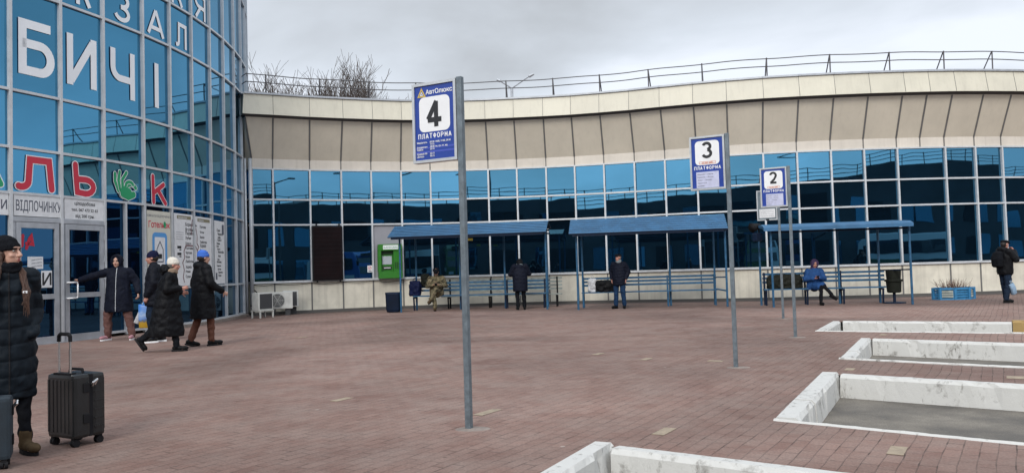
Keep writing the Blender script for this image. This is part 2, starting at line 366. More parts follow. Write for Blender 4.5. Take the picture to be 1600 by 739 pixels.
    def build(s, name, mats, parent=None, smooth=False, tone=False, bevel=0.0, loc=None):
        if not isinstance(mats, (list, tuple)): mats = [mats]
        me = s.mesh(name, mats, smooth, tone)
        if bevel > 0:
            bm = bmesh.new(); bm.from_mesh(me)
            bmesh.ops.remove_doubles(bm, verts=bm.verts, dist=1e-5)
            ed = [e for e in bm.edges if len(e.link_faces) == 2 and e.calc_face_angle(0) > 0.6]
            bmesh.ops.bevel(bm, geom=ed, offset=bevel, segments=2, affect='EDGES', profile=0.6)
            bm.to_mesh(me); bm.free()
        return link(name, me, parent)

def link(name, me, parent=None):
    o = bpy.data.objects.new(name, me); COL.objects.link(o)
    if parent is not None: o.parent = parent
    return o
def tag(o, label=None, cat=None, group=None, kind=None):
    if label: o['label'] = label
    if cat: o['category'] = cat
    if group: o['group'] = group
    if kind: o['kind'] = kind
    return o
def thing(name, label, cat, loc=(0, 0, 0), rz=0.0, group=None):
    o = bpy.data.objects.new(name, None); COL.objects.link(o); o.location = loc; o.rotation_euler = (0, 0, rz)
    o.empty_display_size = 0.2
    return tag(o, label, cat, group)

def text_mesh(s, size, align='LEFT', ext=0.0008, space=1.0, line=1.0, bold=0.0):
    c = bpy.data.curves.new('text', 'FONT'); c.body = s; c.size = size; c.extrude = ext; c.align_x = align
    c.space_character = space; c.space_line = line; c.resolution_u = 3; c.offset = bold
    o = bpy.data.objects.new('text', c); COL.objects.link(o)
    bpy.context.view_layer.update()
    dg = bpy.context.evaluated_depsgraph_get()
    m = bpy.data.meshes.new_from_object(o.evaluated_get(dg)); bpy.data.objects.remove(o); bpy.data.curves.remove(c)
    return m
def put_text(s, size, mt, parent, M, name='lettering', align='LEFT', bold=0.0, sx=1.0, **k):
    """M maps local x (right), y (up), z (out) to the parent's space"""
    m = text_mesh(s, size, align, bold=0, **k)
    m.materials.clear(); m.materials.append(mt)
    if bold > 0:
        bm = bmesh.new(); bm.from_mesh(m); g = bm.verts[:] + bm.edges[:] + bm.faces[:]
        for i, (dx, dy) in enumerate(((bold, 0), (0, bold), (bold, bold))):
            r = bmesh.ops.duplicate(bm, geom=g)
            bmesh.ops.translate(bm, verts=[v for v in r['geom'] if isinstance(v, bmesh.types.BMVert)], vec=(dx, dy, 0.0002 * (i + 1)))
        bm.to_mesh(m); bm.free()
    m.transform(M @ Matrix.Diagonal((sx, 1, 1, 1)))
    return link(name, m, parent)
def plane_M(o, x, n):
    x = Vector(x).normalized(); n = Vector(n).normalized(); y = n.cross(x).normalized()
    T = Matrix((x, y, n)).transposed().to_4x4(); T.translation = Vector(o); return T

def stroke_mesh(mb, lines, w, M, rounded=False, mi=0, lift=0.0):
    """thick flat strokes in the local xy plane; each stroke a hair above the last"""
    k = 0
    for ln in lines:
        P = [Vector((a, b)) for a, b in ln]; closed = (P[0] - P[-1]).length < 1e-6
        n = len(P); L = []; Rr = []
        for i in range(n):
            if closed: a, b = P[(i - 1) % (n - 1)], P[(i + 1) % (n - 1)]
            else: a, b = P[max(0, i - 1)], P[min(n - 1, i + 1)]
            d0 = (P[i] - a).normalized() if (P[i] - a).length > 0 else (b - P[i]).normalized()
            d1 = (b - P[i]).normalized() if (b - P[i]).length > 0 else d0
            t = (d0 + d1)
            t = t.normalized() if t.length > 1e-6 else d0
            nn = Vector((-t.y, t.x)); c = max(0.5, nn.dot(Vector((-d0.y, d0.x))))
            L.append(P[i] + nn * (w / 2 / c)); Rr.append(P[i] - nn * (w / 2 / c))
        z = lift + 0.0004 * k; k += 1
        for i in range(n - 1):
            mb.quad(*[M @ Vector((q.x, q.y, z)) for q in (Rr[i], Rr[i + 1], L[i + 1], L[i])], mi=mi)
        if rounded:
            for q in (P[0], P[-1]):
                z2 = lift + 0.0004 * k; k += 1
                mb.add([M @ Vector((q.x + w / 2 * math.cos(a * math.pi / 8), q.y + w / 2 * math.sin(a * math.pi / 8), z2)) for a in range(16)], [tuple(range(16))], mi)
def arc(cx, cy, rx, ry, a0, a1, n=14):
    return [(cx + rx * math.cos(R(a0 + (a1 - a0) * i / n)), cy + ry * math.sin(R(a0 + (a1 - a0) * i / n))) for i in range(n + 1)]
# stroke shapes in a box 1 wide, 1 high (stroke centre lines)
def glyph(ch):
    t = .09
    G = {
     'Б': [[(.92, .93), (t, .93), (t, .07), (.6, .07)] + arc(.6, .32, .32, .25, -90, 90) + [(t, .57)]],
     'И': [[(t, 1), (t, 0)], [(.13, .08), (.87, .92)], [(.91, 1), (.91, 0)]],
     'Ч': [[(t, 1), (t, .62)] + arc(.4, .62, .31, .22, 180, 270) + [(.91, .40)], [(.91, 1), (.91, 0)]],
     'І': [[(.5, 1), (.5, 0)]],
     'З': [arc(.48, .74, .38, .22, 165, -90) + [(.4, .52)], [(.4, .50)] + arc(.48, .27, .42, .23, 90, -165)],
     'А': [[(.06, 0), (.5, .97)], [(.5, .97), (.94, 0)], [(.2, .27), (.8, .27)]],
     'Л': [[(.02, .07)] + arc(.12, .22, .16, .15, -90, 0, 5) + [(.3, .93), (.91, .93), (.91, 0)]],
     'К': [[(t, 1), (t, 0)], [(.9, 1), (.15, .48)], [(.4, .6), (.95, 0)]],
     'Я': [[(.91, 1), (.91, 0)], [(.91, .93), (.45, .93)] + arc(.45, .7, .36, .23, 90, 270) + [(.91, .47)], [(.5, .45), (.1, 0)]],
     'П': [[(t, 0), (t, .93), (.91, .93), (.91, 0)]],
     'Т': [[(.0, .93), (1, .93)], [(.5, .93), (.5, 0)]],
     'Ф': [[(.5, 1), (.5, 0)], arc(.5, .52, .41, .29, 0, 360, 18)],
     'О': [arc(.5, .5, .42, .45, 0, 360, 20)],
     'Р': [[(t, 0), (t, .93), (.55, .93)] + arc(.55, .70, .34, .23, 90, -90) + [(t, .47)]],
     'М': [[(t, 0), (t, 1)], [(t, .93), (.5, .3), (.91, .93)], [(.91, 1), (.91, 0)]],
     '4': [[(.62, 0), (.62, .97)], [(.66, .97), (.06, .3)], [(.04, .27), (.98, .27)]],
     '3': [arc(.47, .74, .37, .21, 160, -80), arc(.47, .28, .42, .23, 80, -160)],
     '2': [arc(.48, .70, .38, .25, 165, -15) + [(.6, .35), (.12, .07)], [(.08, .07), (.92, .07)]],
    }
    return G[ch]
def put_glyph(ch, w, h, th, mt, parent, M, name='letter'):
    mb = MB(); stroke_mesh(mb, [[(a * w, b * h) for a, b in l] for l in glyph(ch)], th, M)
    return mb.build(name, mt, parent)
def rrect(mb, cx, cy, w, h, r, M, z=0.0, mi=0, n=5):
    pts = []
    for qx, qy, a in ((1, 1, 0), (-1, 1, 90), (-1, -1, 180), (1, -1, 270)):
        for i in range(n + 1):
            t = R(a + 90 * i / n); pts.append((cx + qx * (w / 2 - r) + r * math.cos(t), cy + qy * (h / 2 - r) + r * math.sin(t)))
    mb.add([M @ Vector((x, y, z)) for x, y in pts], [tuple(range(len(pts)))], mi)
def slab(mb, w, h, d, M, x=0.0, y=0.0, z=0.0, mi=0):
    """box of w x h lying in local xy, lower-left corner at x,y, thickness d from z outwards"""
    vs = [M @ Vector((a, b, c)) for a in (x, x + w) for b in (y, y + h) for c in (z, z + d)]
    mb.add(vs, [(0, 1, 3, 2), (4, 6, 7, 5), (0, 4, 5, 1), (2, 3, 7, 6), (0, 2, 6, 4), (1, 5, 7, 3)], mi)

# ================================================================== GROUND, BAYS, ROAD
def v2(p): return Vector((p.x, p.y))
BAYS = []
def bay(FLpx, NLpx, FRpx, L=9.0, width=None):
    fl, nl, fr = (v2(gp(*q)) for q in (FLpx, NLpx, FRpx))
    e = (fr - fl).normalized()
    if width: nl = fl + (nl - fl).normalized() * width
    return dict(fl=fl, nl=nl, e=e, fr=fl + e * L, nr=nl + e * L)
BAYS = [bay((1301, 502.7), (1273.6, 517.5), (1580, 504.5), 8), bay((1344.4, 530), (1310.4, 561.3), (1600, 538.5), 8.5),
        bay((1282.4, 584), (1207.7, 657), (1600, 602.7), 9), bay((926.7, 694), (849, 739), (1100, 715), 10, 2.85)]
road_poly = []
for b in BAYS: road_poly += [b['fr'], b['nr']]
e1 = Vector((.85, -.53)).normalized(); e2 = Vector((.53, .85)).normalized()
road_poly += [road_poly[-1] - e2 * 14, road_poly[-1] - e2 * 14 + e1 * 60, road_poly[0] + e1 * 60 + e2 * 8, road_poly[0] + e2 * 8]
holes = [[b['fl'], b['nl'], b['nr'], b['fr']] for b in BAYS] + [road_poly]
def inside(p, poly):
    c = False; n = len(poly)
    for i in range(n):
        a, b = poly[i], poly[(i + 1) % n]
        if (a.y > p.y) != (b.y > p.y) and p.x < (b.x - a.x) * (p.y - a.y) / (b.y - a.y) + a.x: c = not c
    return c
def ground_mesh():
    vs = [Vector(q) for q in ((-400, -300), (400, -300), (400, 600), (-400, 600))]; ed = [(0, 1), (1, 2), (2, 3), (3, 0)]
    for h in holes:
        b = len(vs); vs += h; ed += [(b + i, b + (i + 1) % len(h)) for i in range(len(h))]
    V, E_, Fc, *_ = geometry.delaunay_2d_cdt(vs, ed, [], 1, 1e-5)
    mb = MB(); keep = []
    for f in Fc:
        c = sum((V[i] for i in f), Vector((0, 0))) / len(f)
        if not any(inside(c, h) for h in holes): keep.append(tuple(f))
    mb.v = [(v.x, v.y, 0.0) for v in V]; mb.f = keep; mb.m = [0] * len(keep); mb.t = [1] * len(keep)
    return mb

def paving_mat():
    m = bpy.data.materials.new('paving'); m.use_nodes = True; nt = m.node_tree; L = nt.links; p = nt.nodes['Principled BSDF']
    N = nt.nodes.new
    t = N('ShaderNodeTexCoord'); mp = N('ShaderNodeMapping'); mp.inputs['Rotation'].default_value = (0, 0, math.atan2(.53, .85) + R(90))
    L.new(t.outputs['Object'], mp.inputs[0])
    # slight waviness of hand-laid courses
    wz = N('ShaderNodeTexNoise'); wz.inputs['Scale'].default_value = 1.1; wz.inputs['Detail'].default_value = 2
    L.new(t.outputs['Object'], wz.inputs['Vector'])
    ma = N('ShaderNodeVectorMath'); ma.operation = 'MULTIPLY_ADD'; ma.inputs[1].default_value = (.07, .07, 0); L.new(wz.outputs['Color'], ma.inputs[0]); L.new(mp.outputs[0], ma.inputs[2])
    br = N('ShaderNodeTexBrick'); br.offset = 0.5; br.inputs['Scale'].default_value = 1.0
    br.inputs['Brick Width'].default_value = 0.21; br.inputs['Row Height'].default_value = 0.105
    br.inputs['Mortar Size'].default_value = 0.0032; br.inputs['Mortar Smooth'].default_value = 0.35; br.inputs['Bias'].default_value = -0.1
    br.inputs['Color1'].default_value = (0.192, 0.119, 0.098, 1); br.inputs['Color2'].default_value = (0.236, 0.156, 0.130, 1)
    br.inputs['Mortar'].default_value = (0.150, 0.104, 0.088, 1)
    L.new(ma.outputs[0], br.inputs['Vector'])
    big = N('ShaderNodeTexNoise'); big.inputs['Scale'].default_value = 0.38; big.inputs['Detail'].default_value = 7; big.inputs['Roughness'].default_value = 0.62
    L.new(t.outputs['Object'], big.inputs['Vector'])
    r = N('ShaderNodeValToRGB'); r.color_ramp.elements[0].position = .32; r.color_ramp.elements[1].position = .68
    r.color_ramp.elements[0].color = (.80, .76, .76, 1); r.color_ramp.elements[1].color = (1.20, 1.20, 1.19, 1)
    L.new(big.outputs['Fac'], r.inputs[0])
    m1 = N('ShaderNodeMixRGB'); m1.blend_type = 'MULTIPLY'; m1.inputs[0].default_value = 1; L.new(br.outputs['Color'], m1.inputs[1]); L.new(r.outputs[0], m1.inputs[2])
    # ground-in grey dust
    du = N('ShaderNodeTexNoise'); du.inputs['Scale'].default_value = 1.7; du.inputs['Detail'].default_value = 9; du.inputs['Roughness'].default_value = .7
    L.new(t.outputs['Object'], du.inputs['Vector'])
    dr = N('ShaderNodeMapRange'); dr.inputs['From Min'].default_value = .40; dr.inputs['From Max'].default_value = .66; dr.inputs['To Max'].default_value = .72
    L.new(du.outputs['Fac'], dr.inputs['Value'])
    m2 = N('ShaderNodeMixRGB'); L.new(dr.outputs[0], m2.inputs[0]); L.new(m1.outputs[0], m2.inputs[1]); m2.inputs[2].default_value = (0.250, 0.190, 0.163, 1)
    # fine speckle
    sp = N('ShaderNodeTexNoise'); sp.inputs['Scale'].default_value = 55; sp.inputs['Detail'].default_value = 3
    L.new(t.outputs['Object'], sp.inputs['Vector'])
    sr = N('ShaderNodeMapRange'); sr.inputs['From Min'].default_value = .3; sr.inputs['From Max'].default_value = .7; sr.inputs['To Min'].default_value = .82; sr.inputs['To Max'].default_value = 1.16
    L.new(sp.outputs['Fac'], sr.inputs['Value'])
    m3 = N('ShaderNodeVectorMath'); m3.operation = 'SCALE'; L.new(m2.outputs[0], m3.inputs[0]); L.new(sr.outputs[0], m3.inputs['Scale'])
    # open, dirt-filled joints here and there
    jn = N('ShaderNodeTexNoise'); jn.inputs['Scale'].default_value = 4.5; jn.inputs['Detail'].default_value = 3; L.new(t.outputs['Object'], jn.inputs['Vector'])
    jr = N('ShaderNodeMapRange'); jr.inputs['From Min'].default_value = .50; jr.inputs['From Max'].default_value = .68; jr.inputs['To Max'].default_value = .75; L.new(jn.outputs['Fac'], jr.inputs['Value'])
    b2 = N('ShaderNodeTexBrick'); b2.offset = .5; b2.inputs['Scale'].default_value = 1; b2.inputs['Brick Width'].default_value = .21; b2.inputs['Row Height'].default_value = .105
    b2.inputs['Mortar Size'].default_value = .007; b2.inputs['Mortar Smooth'].default_value = .6; L.new(ma.outputs[0], b2.inputs['Vector'])
    jm = N('ShaderNodeMath'); jm.operation = 'MULTIPLY'; L.new(jr.outputs[0], jm.inputs[0]); L.new(b2.outputs['Fac'], jm.inputs[1])
    m4 = N('ShaderNodeMixRGB'); L.new(jm.outputs[0], m4.inputs[0]); L.new(m3.outputs[0], m4.inputs[1]); m4.inputs[2].default_value = (.05, .038, .034, 1)
    vo = N('ShaderNodeTexVoronoi'); vo.inputs['Scale'].default_value = 2.6; L.new(t.outputs['Object'], vo.inputs['Vector'])
    v1 = N('ShaderNodeMapRange'); v1.inputs['From Min'].default_value = .035; v1.inputs['From Max'].default_value = .06; v1.inputs['To Min'].default_value = .6; v1.inputs['To Max'].default_value = 0; L.new(vo.outputs['Distance'], v1.inputs['Value'])
    m5 = N('ShaderNodeMixRGB'); L.new(v1.outputs[0], m5.inputs[0]); L.new(m4.outputs[0], m5.inputs[1])
    sc_ = N('ShaderNodeSeparateColor'); L.new(vo.outputs['Color'], sc_.inputs[0]); vr = N('ShaderNodeValToRGB'); vr.color_ramp.interpolation = 'CONSTANT'; vr.color_ramp.elements[0].color = (.07, .055, .05, 1); vr.color_ramp.elements[1].position = .72; vr.color_ramp.elements[1].color = (.42, .38, .34, 1)
    L.new(sc_.outputs[0], vr.inputs[0]); L.new(vr.outputs[0], m5.inputs[2])
    # broad stained areas
    st = N('ShaderNodeTexNoise'); st.inputs['Scale'].default_value = .16; st.inputs['Detail'].default_value = 5; st.inputs['Distortion'].default_value = .8; L.new(t.outputs['Object'], st.inputs['Vector'])
    s3 = N('ShaderNodeMapRange'); s3.inputs['From Min'].default_value = .38; s3.inputs['From Max'].default_value = .62; s3.inputs['To Min'].default_value = .80; s3.inputs['To Max'].default_value = 1.2; L.new(st.outputs['Fac'], s3.inputs['Value'])
    m6 = N('ShaderNodeVectorMath'); m6.operation = 'SCALE'; L.new(m5.outputs[0], m6.inputs[0]); L.new(s3.outputs[0], m6.inputs['Scale']); L.new(m6.outputs[0], p.inputs['Base Color'])
    rr = N('ShaderNodeMapRange'); rr.inputs['To Min'].default_value = .62; rr.inputs['To Max'].default_value = .9; L.new(big.outputs['Fac'], rr.inputs['Value']); L.new(rr.outputs[0], p.inputs['Roughness'])
    p.inputs['Specular IOR Level'].default_value = 0.2
    # height: joints, dips, texture
    un = N('ShaderNodeTexNoise'); un.inputs['Scale'].default_value = 6.5; un.inputs['Detail'].default_value = 4; L.new(t.outputs['Object'], un.inputs['Vector'])
    h1 = N('ShaderNodeMath'); h1.operation = 'MULTIPLY_ADD'; L.new(br.outputs['Fac'], h1.inputs[0]); h1.inputs[1].default_value = -.55; L.new(un.outputs['Fac'], h1.inputs[2])
    b = N('ShaderNodeBump'); b.inputs['Strength'].default_value = .9; b.inputs['Distance'].default_value = .016; L.new(h1.outputs[0], b.inputs['Height'])
    L.new(b.outputs[0], p.inputs['Normal'])
    return m
MT['paving'] = paving_mat()
tag(ground_mesh().build('ground_paving', MT['paving']), kind='structure')

def asphalt_mat():
    m = bpy.data.materials.new('asphalt'); m.use_nodes = True; nt = m.node_tree; L = nt.links; p = nt.nodes['Principled BSDF']; N = nt.nodes.new
    t = N('ShaderNodeTexCoord'); n = N('ShaderNodeTexNoise'); n.inputs['Scale'].default_value = .9; n.inputs['Detail'].default_value = 8; n.inputs['Roughness'].default_value = .65
    L.new(t.outputs['Object'], n.inputs['Vector']); n.inputs['Scale'].default_value = 1.6
    r = N('ShaderNodeValToRGB'); e = r.color_ramp.elements; e[0].position = .3; e[0].color = (.045, .040, .034, 1); e[1].position = .66; e[1].color = (.20, .18, .15, 1)
    a = e.new(.46); a.color = (.118, .105, .088, 1)
    L.new(n.outputs['Fac'], r.inputs[0])
    s = N('ShaderNodeTexNoise'); s.inputs['Scale'].default_value = 70; s.inputs['Detail'].default_value = 3; L.new(t.outputs['Object'], s.inputs['Vector'])
    sr = N('ShaderNodeMapRange'); sr.inputs['From Min'].default_value = .3; sr.inputs['From Max'].default_value = .7; sr.inputs['To Min'].default_value = .75; sr.inputs['To Max'].default_value = 1.25
    L.new(s.outputs['Fac'], sr.inputs['Value'])
    m3 = N('ShaderNodeVectorMath'); m3.operation = 'SCALE'; L.new(r.outputs[0], m3.inputs[0]); L.new(sr.outputs[0], m3.inputs['Scale']); L.new(m3.outputs[0], p.inputs['Base Color'])
    rr = N('ShaderNodeMapRange'); rr.inputs['From Min'].default_value = .3; rr.inputs['From Max'].default_value = .6; rr.inputs['To Min'].default_value = .45; rr.inputs['To Max'].default_value = .9
    L.new(n.outputs['Fac'], rr.inputs['Value']); L.new(rr.outputs[0], p.inputs['Roughness'])
    b = N('ShaderNodeBump'); b.inputs['Strength'].default_value = .7; b.inputs['Distance'].default_value = .008; L.new(s.outputs['Fac'], b.inputs['Height']); L.new(b.outputs[0], p.inputs['Normal'])
    return m
MT['asphalt'] = asphalt_mat()
rd = MB(); rd.quad((-4, -60, -.23), (120, -60, -.23), (120, 40, -.23), (-4, 40, -.23)); tag(rd.build('road', MT['asphalt']), kind='structure')
r2 = MB(); r2.quad((-60, -30, .004), (-1, -30, .004), (-1, -4.5, .004), (-60, -4.5, .004)); tag(r2.build('road_surface', MT['asphalt']), kind='structure')

# kerbs: rough concrete blocks, each slightly shifted and chipped
def kerb_run(mb, a, b, side, w=.17, top=.02, bot=-.235, blk=1.0, seed=0, mi=0, gap0=.0, lim=None):
    rnd = random.Random(seed); d = (b - a); L = d.length; d = d / L; s = Vector(side).normalized(); x = gap0; i = 0
    while x < L - .02:
        l = min(blk, L - x)
        if lim and x > lim: break
        c0 = a + d * x + s * (rnd.uniform(-.004, .006)); c1 = a + d * (x + l - .012) + s * rnd.uniform(-.004, .006)
        tz = top + rnd.uniform(-.006, .008); nseg = max(2, int(l / .07)); ring = []
        prof = [(0, bot), (0, tz - .015), (.016, tz), (w - .03, tz), (w, tz - .035), (w + .012, bot)]
        vs = []
        for k in range(nseg + 1):
            c = c0.lerp(c1, k / nseg)
            for j, (o, z) in enumerate(prof):
                jt = noise.noise(Vector((c.x * 9 + j, c.y * 9, seed))) * (.010 if 0 < j < 5 else .003)
                ch = 0
                if j == 4: ch = max(0, noise.noise(Vector((c.x * 5, c.y * 5, seed + 7.3))) - .22) * .08
                vs.append((c.x + s.x * (o + jt - ch), c.y + s.y * (o + jt - ch), z + jt * .5 - ch * .7))
        m = len(prof); fs = []
        for k in range(nseg):
            for j in range(m - 1): fs.append((k * m + j, k * m + j + 1, (k + 1) * m + j + 1, (k + 1) * m + j))
        fs += [tuple(range(m)), tuple(range(nseg * m, nseg * m + m))[::-1]]
        mb.add(vs, fs, mi); x += blk; i += 1
for bi, b in enumerate(BAYS):
    acr = (b['nl'] - b['fl']).normalized()
    n1 = Vector((b['e'].y, -b['e'].x)); n1 = n1 if n1.dot(acr) > 0 else -n1      # from far side towards near side
    nin = Vector((-acr.y, acr.x)); nin = nin if nin.dot(b['e']) > 0 else -nin
    W = [.16, .17, .20, .17][bi]
    mb = MB()
    kerb_run(mb, b['fl'] + b['e'] * (W + .055), b['fr'], n1, .14, seed=bi * 10 + 1, blk=3.0)
    kerb_run(mb, b['nl'], b['nr'], -n1, .055, seed=bi * 10 + 2, blk=3.0)
    kerb_run(mb, b['fl'], b['nl'] - acr * .06, nin, W, seed=bi * 10 + 3, blk=2.0)
    tag(mb.build('kerb', MT['kerb']), kind='structure')
mb = MB()
for i in range(3):
    kerb_run(mb, BAYS[i]['nr'], BAYS[i + 1]['fr'], BAYS[i]['e'], .15, seed=60 + i, blk=1.0)
tag(mb.build('kerb', MT['kerb']), kind='structure')
# ochre stone block at the end of the farthest bay's visible kerb
yb = thing('kerb_block', 'short ochre stained concrete block at the end of the farthest white kerb', 'kerb block', (0, 0, 0))
a = v2(gp(1581, 504)); mb = MB()
kerb_run(mb, a, a + BAYS[0]['e'] * 1.2, BAYS[0]['nl'] - BAYS[0]['fl'], .24, top=.05, seed=91, blk=2)
mb.build('block', MT['kerb_yellow'], yb)

# sandy worn pavers and cement around the poles, 4 mm above the paving
patch = MB()
def paver(px, py, w, l, a=None):
    c = gp(px, py); ang = math.atan2(-.53, .85) if a is None else a
    patch.box((c.x, c.y, .0035), (w, l, .003), 0, ang)
for q in ((762, 644, .105, .33), (1038, 674, .10, .28), (534, 624, .1, .25), (1328, 577, .1, .21), (1402, 704, .105, .26), (1380, 523, .1, .2), (1118, 564, .2, .12), (1590, 590, .2, .21),
          (472, 527, .1, .3), (935, 553, .1, .25), (1010, 561, .1, .25)):
    paver(*q)
MT['sandy'] = mat('sandy_paver', (0.34, 0.275, 0.20), 0.9, 0, .3, 16, .4, 60)
tag(patch.build('pale_pavers', MT['sandy']), kind='structure')

# ================================================================== TERMINAL WING (curved)
FAC = [(366, 27.6), (385, 27.25), (396, 27.05), (429, 27.4), (487, 27.95), (536, 28.35), (583, 28.7), (630, 29.0), (676, 29.2), (722, 29.3), (767, 29.3), (812, 29.2), (858, 29.1), (903, 28.95),
       (949, 28.7), (997, 28.4), (1045, 28.0), (1095, 27.65), (1145, 27.35), (1199, 27.1), (1252, 26.95), (1305, 26.85), (1357, 26.8), (1409, 26.8), (1446, 26.82), (1484, 26.87), (1531, 27.0),
       (1573, 27.15), (1620, 27.4), (1668, 27.75), (1716, 28.2), (1764, 28.7), (1812, 29.3)]
P = [Vector((at(px, hor(px), D).x, D)) for px, D in FAC]
NOM = {24}                                   # no mullion in the glass here
EN = []
for a, b in zip(P, P[1:]):
    d = (b - a).normalized(); EN.append(Vector((d.y, -d.x)))
VN = [EN[0]] + [((EN[i - 1] + EN[i]).normalized()) for i in range(1, len(P) - 1)] + [EN[-1]]
for i, (px, D) in enumerate(FAC):
    if px < 500: VN[i] = Vector((VN[i].x * .7, VN[i].y)).normalized()
VN[0] = VN[2] * .1; VN[1] = VN[2] * .45
def off(i, o, z): q = P[i] + VN[i] * o; return Vector((q.x, q.y, z))
wing = thing('station_wing', 'long curved single storey station wing with cream cladding and blue mirror glass', 'building', (P[9].x, P[9].y, 0))
WI = Matrix.Translation((-P[9].x, -P[9].y, 0))
def wbuild(mb, name, mats, **k):
    mb.v = [tuple(WI @ Vector(v)) for v in mb.v]; return mb.build(name, mats, wing, **k)
Z0, Z1, Z2, Z3, Z4 = 1.09, 3.05, 3.92, 4.97, 5.32
rnd = random.Random(3)
base, band, slope, para, sof = MB(), MB(), MB(), MB(), MB()
for i in range(len(P) - 1):
    a, b = i, i + 1; tn = lambda s=.05: 1 + rnd.uniform(-s, s * .6) * 1.3
    base.quad(off(a, 0, .09), off(b, 0, .09), off(b, 0, Z0), off(a, 0, Z0), tone=tn())
    band.quad(off(a, .0, Z3), off(b, .0, Z3), off(b, .0, Z4), off(a, .0, Z4), tone=tn(.03))
    slope.quad(off(a, .0, Z4), off(b, .0, Z4), off(b, .56, 6.64), off(a, .56, 6.64), tone=tn(.03))
    sof.quad(off(a, .56, 6.64), off(b, .56, 6.64), off(b, .60, 6.70), off(a, .60, 6.70)); sof.quad(off(a, .60, 6.70), off(b, .60, 6.70), off(b, .8, 6.70), off(a, .8, 6.70))
    para.quad(off(a, .8, 6.70), off(b, .8, 6.70), off(b, .68, 7.40), off(a, .68, 7.40), tone=tn(.04))
    sof.quad(off(a, -.6, 7.1), off(b, -.6, 7.1), off(b, -.6, 6.0), off(a, -.6, 6.0))
for i in range(1, len(P) - 1):
    w = .035; seams = MB()
    seams.bar(off(i, .004, Z3 + .02), off(i, .004, Z4), w, .02, up=tuple(VN[i]) + (0,))
    seams.bar(off(i, .004, Z4 - .01), off(i, .562, 6.63), w + .02, .02, up=(0, 0, 1))
    seams.bar(off(i, .802, 6.71), off(i, .682, 7.385), .012, .012, up=(0, 0, 1))
    wbuild(seams, 'seam_strip', MT['seam']); seams = MB()
    if i not in NOM: seams.bar(off(i, .004, .09), off(i, .004, Z0 - .03), .05, .02, up=tuple(VN[i]) + (0,)); wbuild(seams, 'seam_strip', MT['seam'])
wbuild(base, 'base_panel', MT['cream_low'], tone=True); wbuild(band, 'panel_band', MT['band'], tone=True)
wbuild(slope, 'sloped_cladding', MT['taupe'], tone=True); wbuild(para, 'parapet', MT['cream'], tone=True)
wbuild(sof, 'soffit', MT['dark_soffit'])
fr = MB(); cop = MB(); pl = MB()
for i in range(len(P) - 1):
    for z, hgt, pr in ((Z0, .07, .05), (Z1, .055, .035), (Z2, .055, .035), (Z3, .05, .036)):
        fr.bar(off(i, -.01 + pr / 2, z), off(i + 1, -.01 + pr / 2, z), pr + .06, hgt)
    cop.bar(off(i, .64, 7.42), off(i + 1, .64, 7.42), .2, .06)
    cop.bar(off(i, .50, 7.36), off(i + 1, .50, 7.36), .1, .05)
    pl.bar(off(i, .03, .045), off(i + 1, .03, .045), .12, .09)
for i in range(1, len(P) - 1):
    if i in NOM: continue
    fr.bar(off(i, .02, .10), off(i, .02, Z3), .055, .10, up=tuple(VN[i]) + (0,)) if False else fr.box((P[i].x + VN[i].x * .022, P[i].y + VN[i].y * .022, (Z0 + Z3) / 2), (.058, .085, Z3 - Z0), rz=math.atan2(VN[i].y, VN[i].x) + math.pi / 2)
wbuild(fr, 'window_frame', MT['alu_light']); wbuild(cop, 'coping', MT['alu']); wbuild(pl, 'plinth', MT['dark_soffit'])
# glazing: one pane per opening
mi_ = [i for i in range(len(P)) if i not in NOM]
for a, b in zip(mi_, mi_[1:]):
    pxc = (FAC[a][0] + FAC[b][0]) / 2
    if pxc > 1700: continue
    for zr, (z0, z1) in enumerate(((Z0, Z1), (Z1, Z2), (Z2, Z3))):
        grey = (zr == 0 and 583 <= pxc <= 630)
        mb = MB(); pa, pb = off(a, -.02, 0), off(b, -.02, 0); n = (pb - pa).cross(Vector((0, 0, 1))).normalized()
        t0, t1, t2 = (rnd.uniform(-.004, .004) for _ in range(3))
        mb.add([pa + Vector((0, 0, z0)) + n * t0, pb + Vector((0, 0, z0)) + n * t1, pb + Vector((0, 0, z1)) + n * t2, pa + Vector((0, 0, z1)) + n * (t0 + t2 - t1)], [(0, 1, 2, 3)])
        q = wbuild(mb, 'wall_panel' if grey else 'window', MT['greypanel'] if grey else MT['glass'])
# roof deck and the hidden back and end walls
rf = MB(); n = len(P); back = 42.0
for i in range(n - 1):
    rf.quad(off(i, .5, 7.2), off(i + 1, .5, 7.2), Vector((P[i + 1].x, back, 7.2)), Vector((P[i].x, back, 7.2)))
rf.quad(Vector((P[0].x, back, 0)), Vector((P[-1].x, back, 0)), Vector((P[-1].x, back, 7.2)), Vector((P[0].x, back, 7.2)))
rf.quad(off(n - 1, .6, 0), Vector((P[-1].x, back, 0)), Vector((P[-1].x, back, 7.2)), off(n - 1, .6, 7.2))
wbuild(rf, 'roof', MT['roof'])
# drainpipe where the wing meets the round hall
dp = MB(); q = off(2, .10, 0); dp.tube((q.x - .02, q.y, .1), (q.x - .02, q.y, 5.3), .06, n=12); dp.tube((q.x - .17, q.y - .05, .1), (q.x - .17, q.y - .05, 5.3), .035, n=10)
wbuild(dp, 'drainpipe', MT['alu_light'], smooth=True)
# cables looped along the base
cb = MB()
for i in range(2, 7):
    a, b = off(i, .06, Z0 - .06), off(i + 1, .06, Z0 - .06); pts = [a.lerp(b, t / 6) - Vector((0, 0, .05 * math.sin(math.pi * t / 6))) for t in range(7)]; cb.path(pts, .008, 5)
wbuild(cb, 'cable', MT['dark'])
# dark gutter strip at the foot
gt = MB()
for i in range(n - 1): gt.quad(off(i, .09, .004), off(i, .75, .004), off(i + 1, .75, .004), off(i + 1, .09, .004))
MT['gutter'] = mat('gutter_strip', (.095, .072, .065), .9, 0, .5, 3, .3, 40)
tag(gt.build('gutter', MT['gutter']), kind='structure')

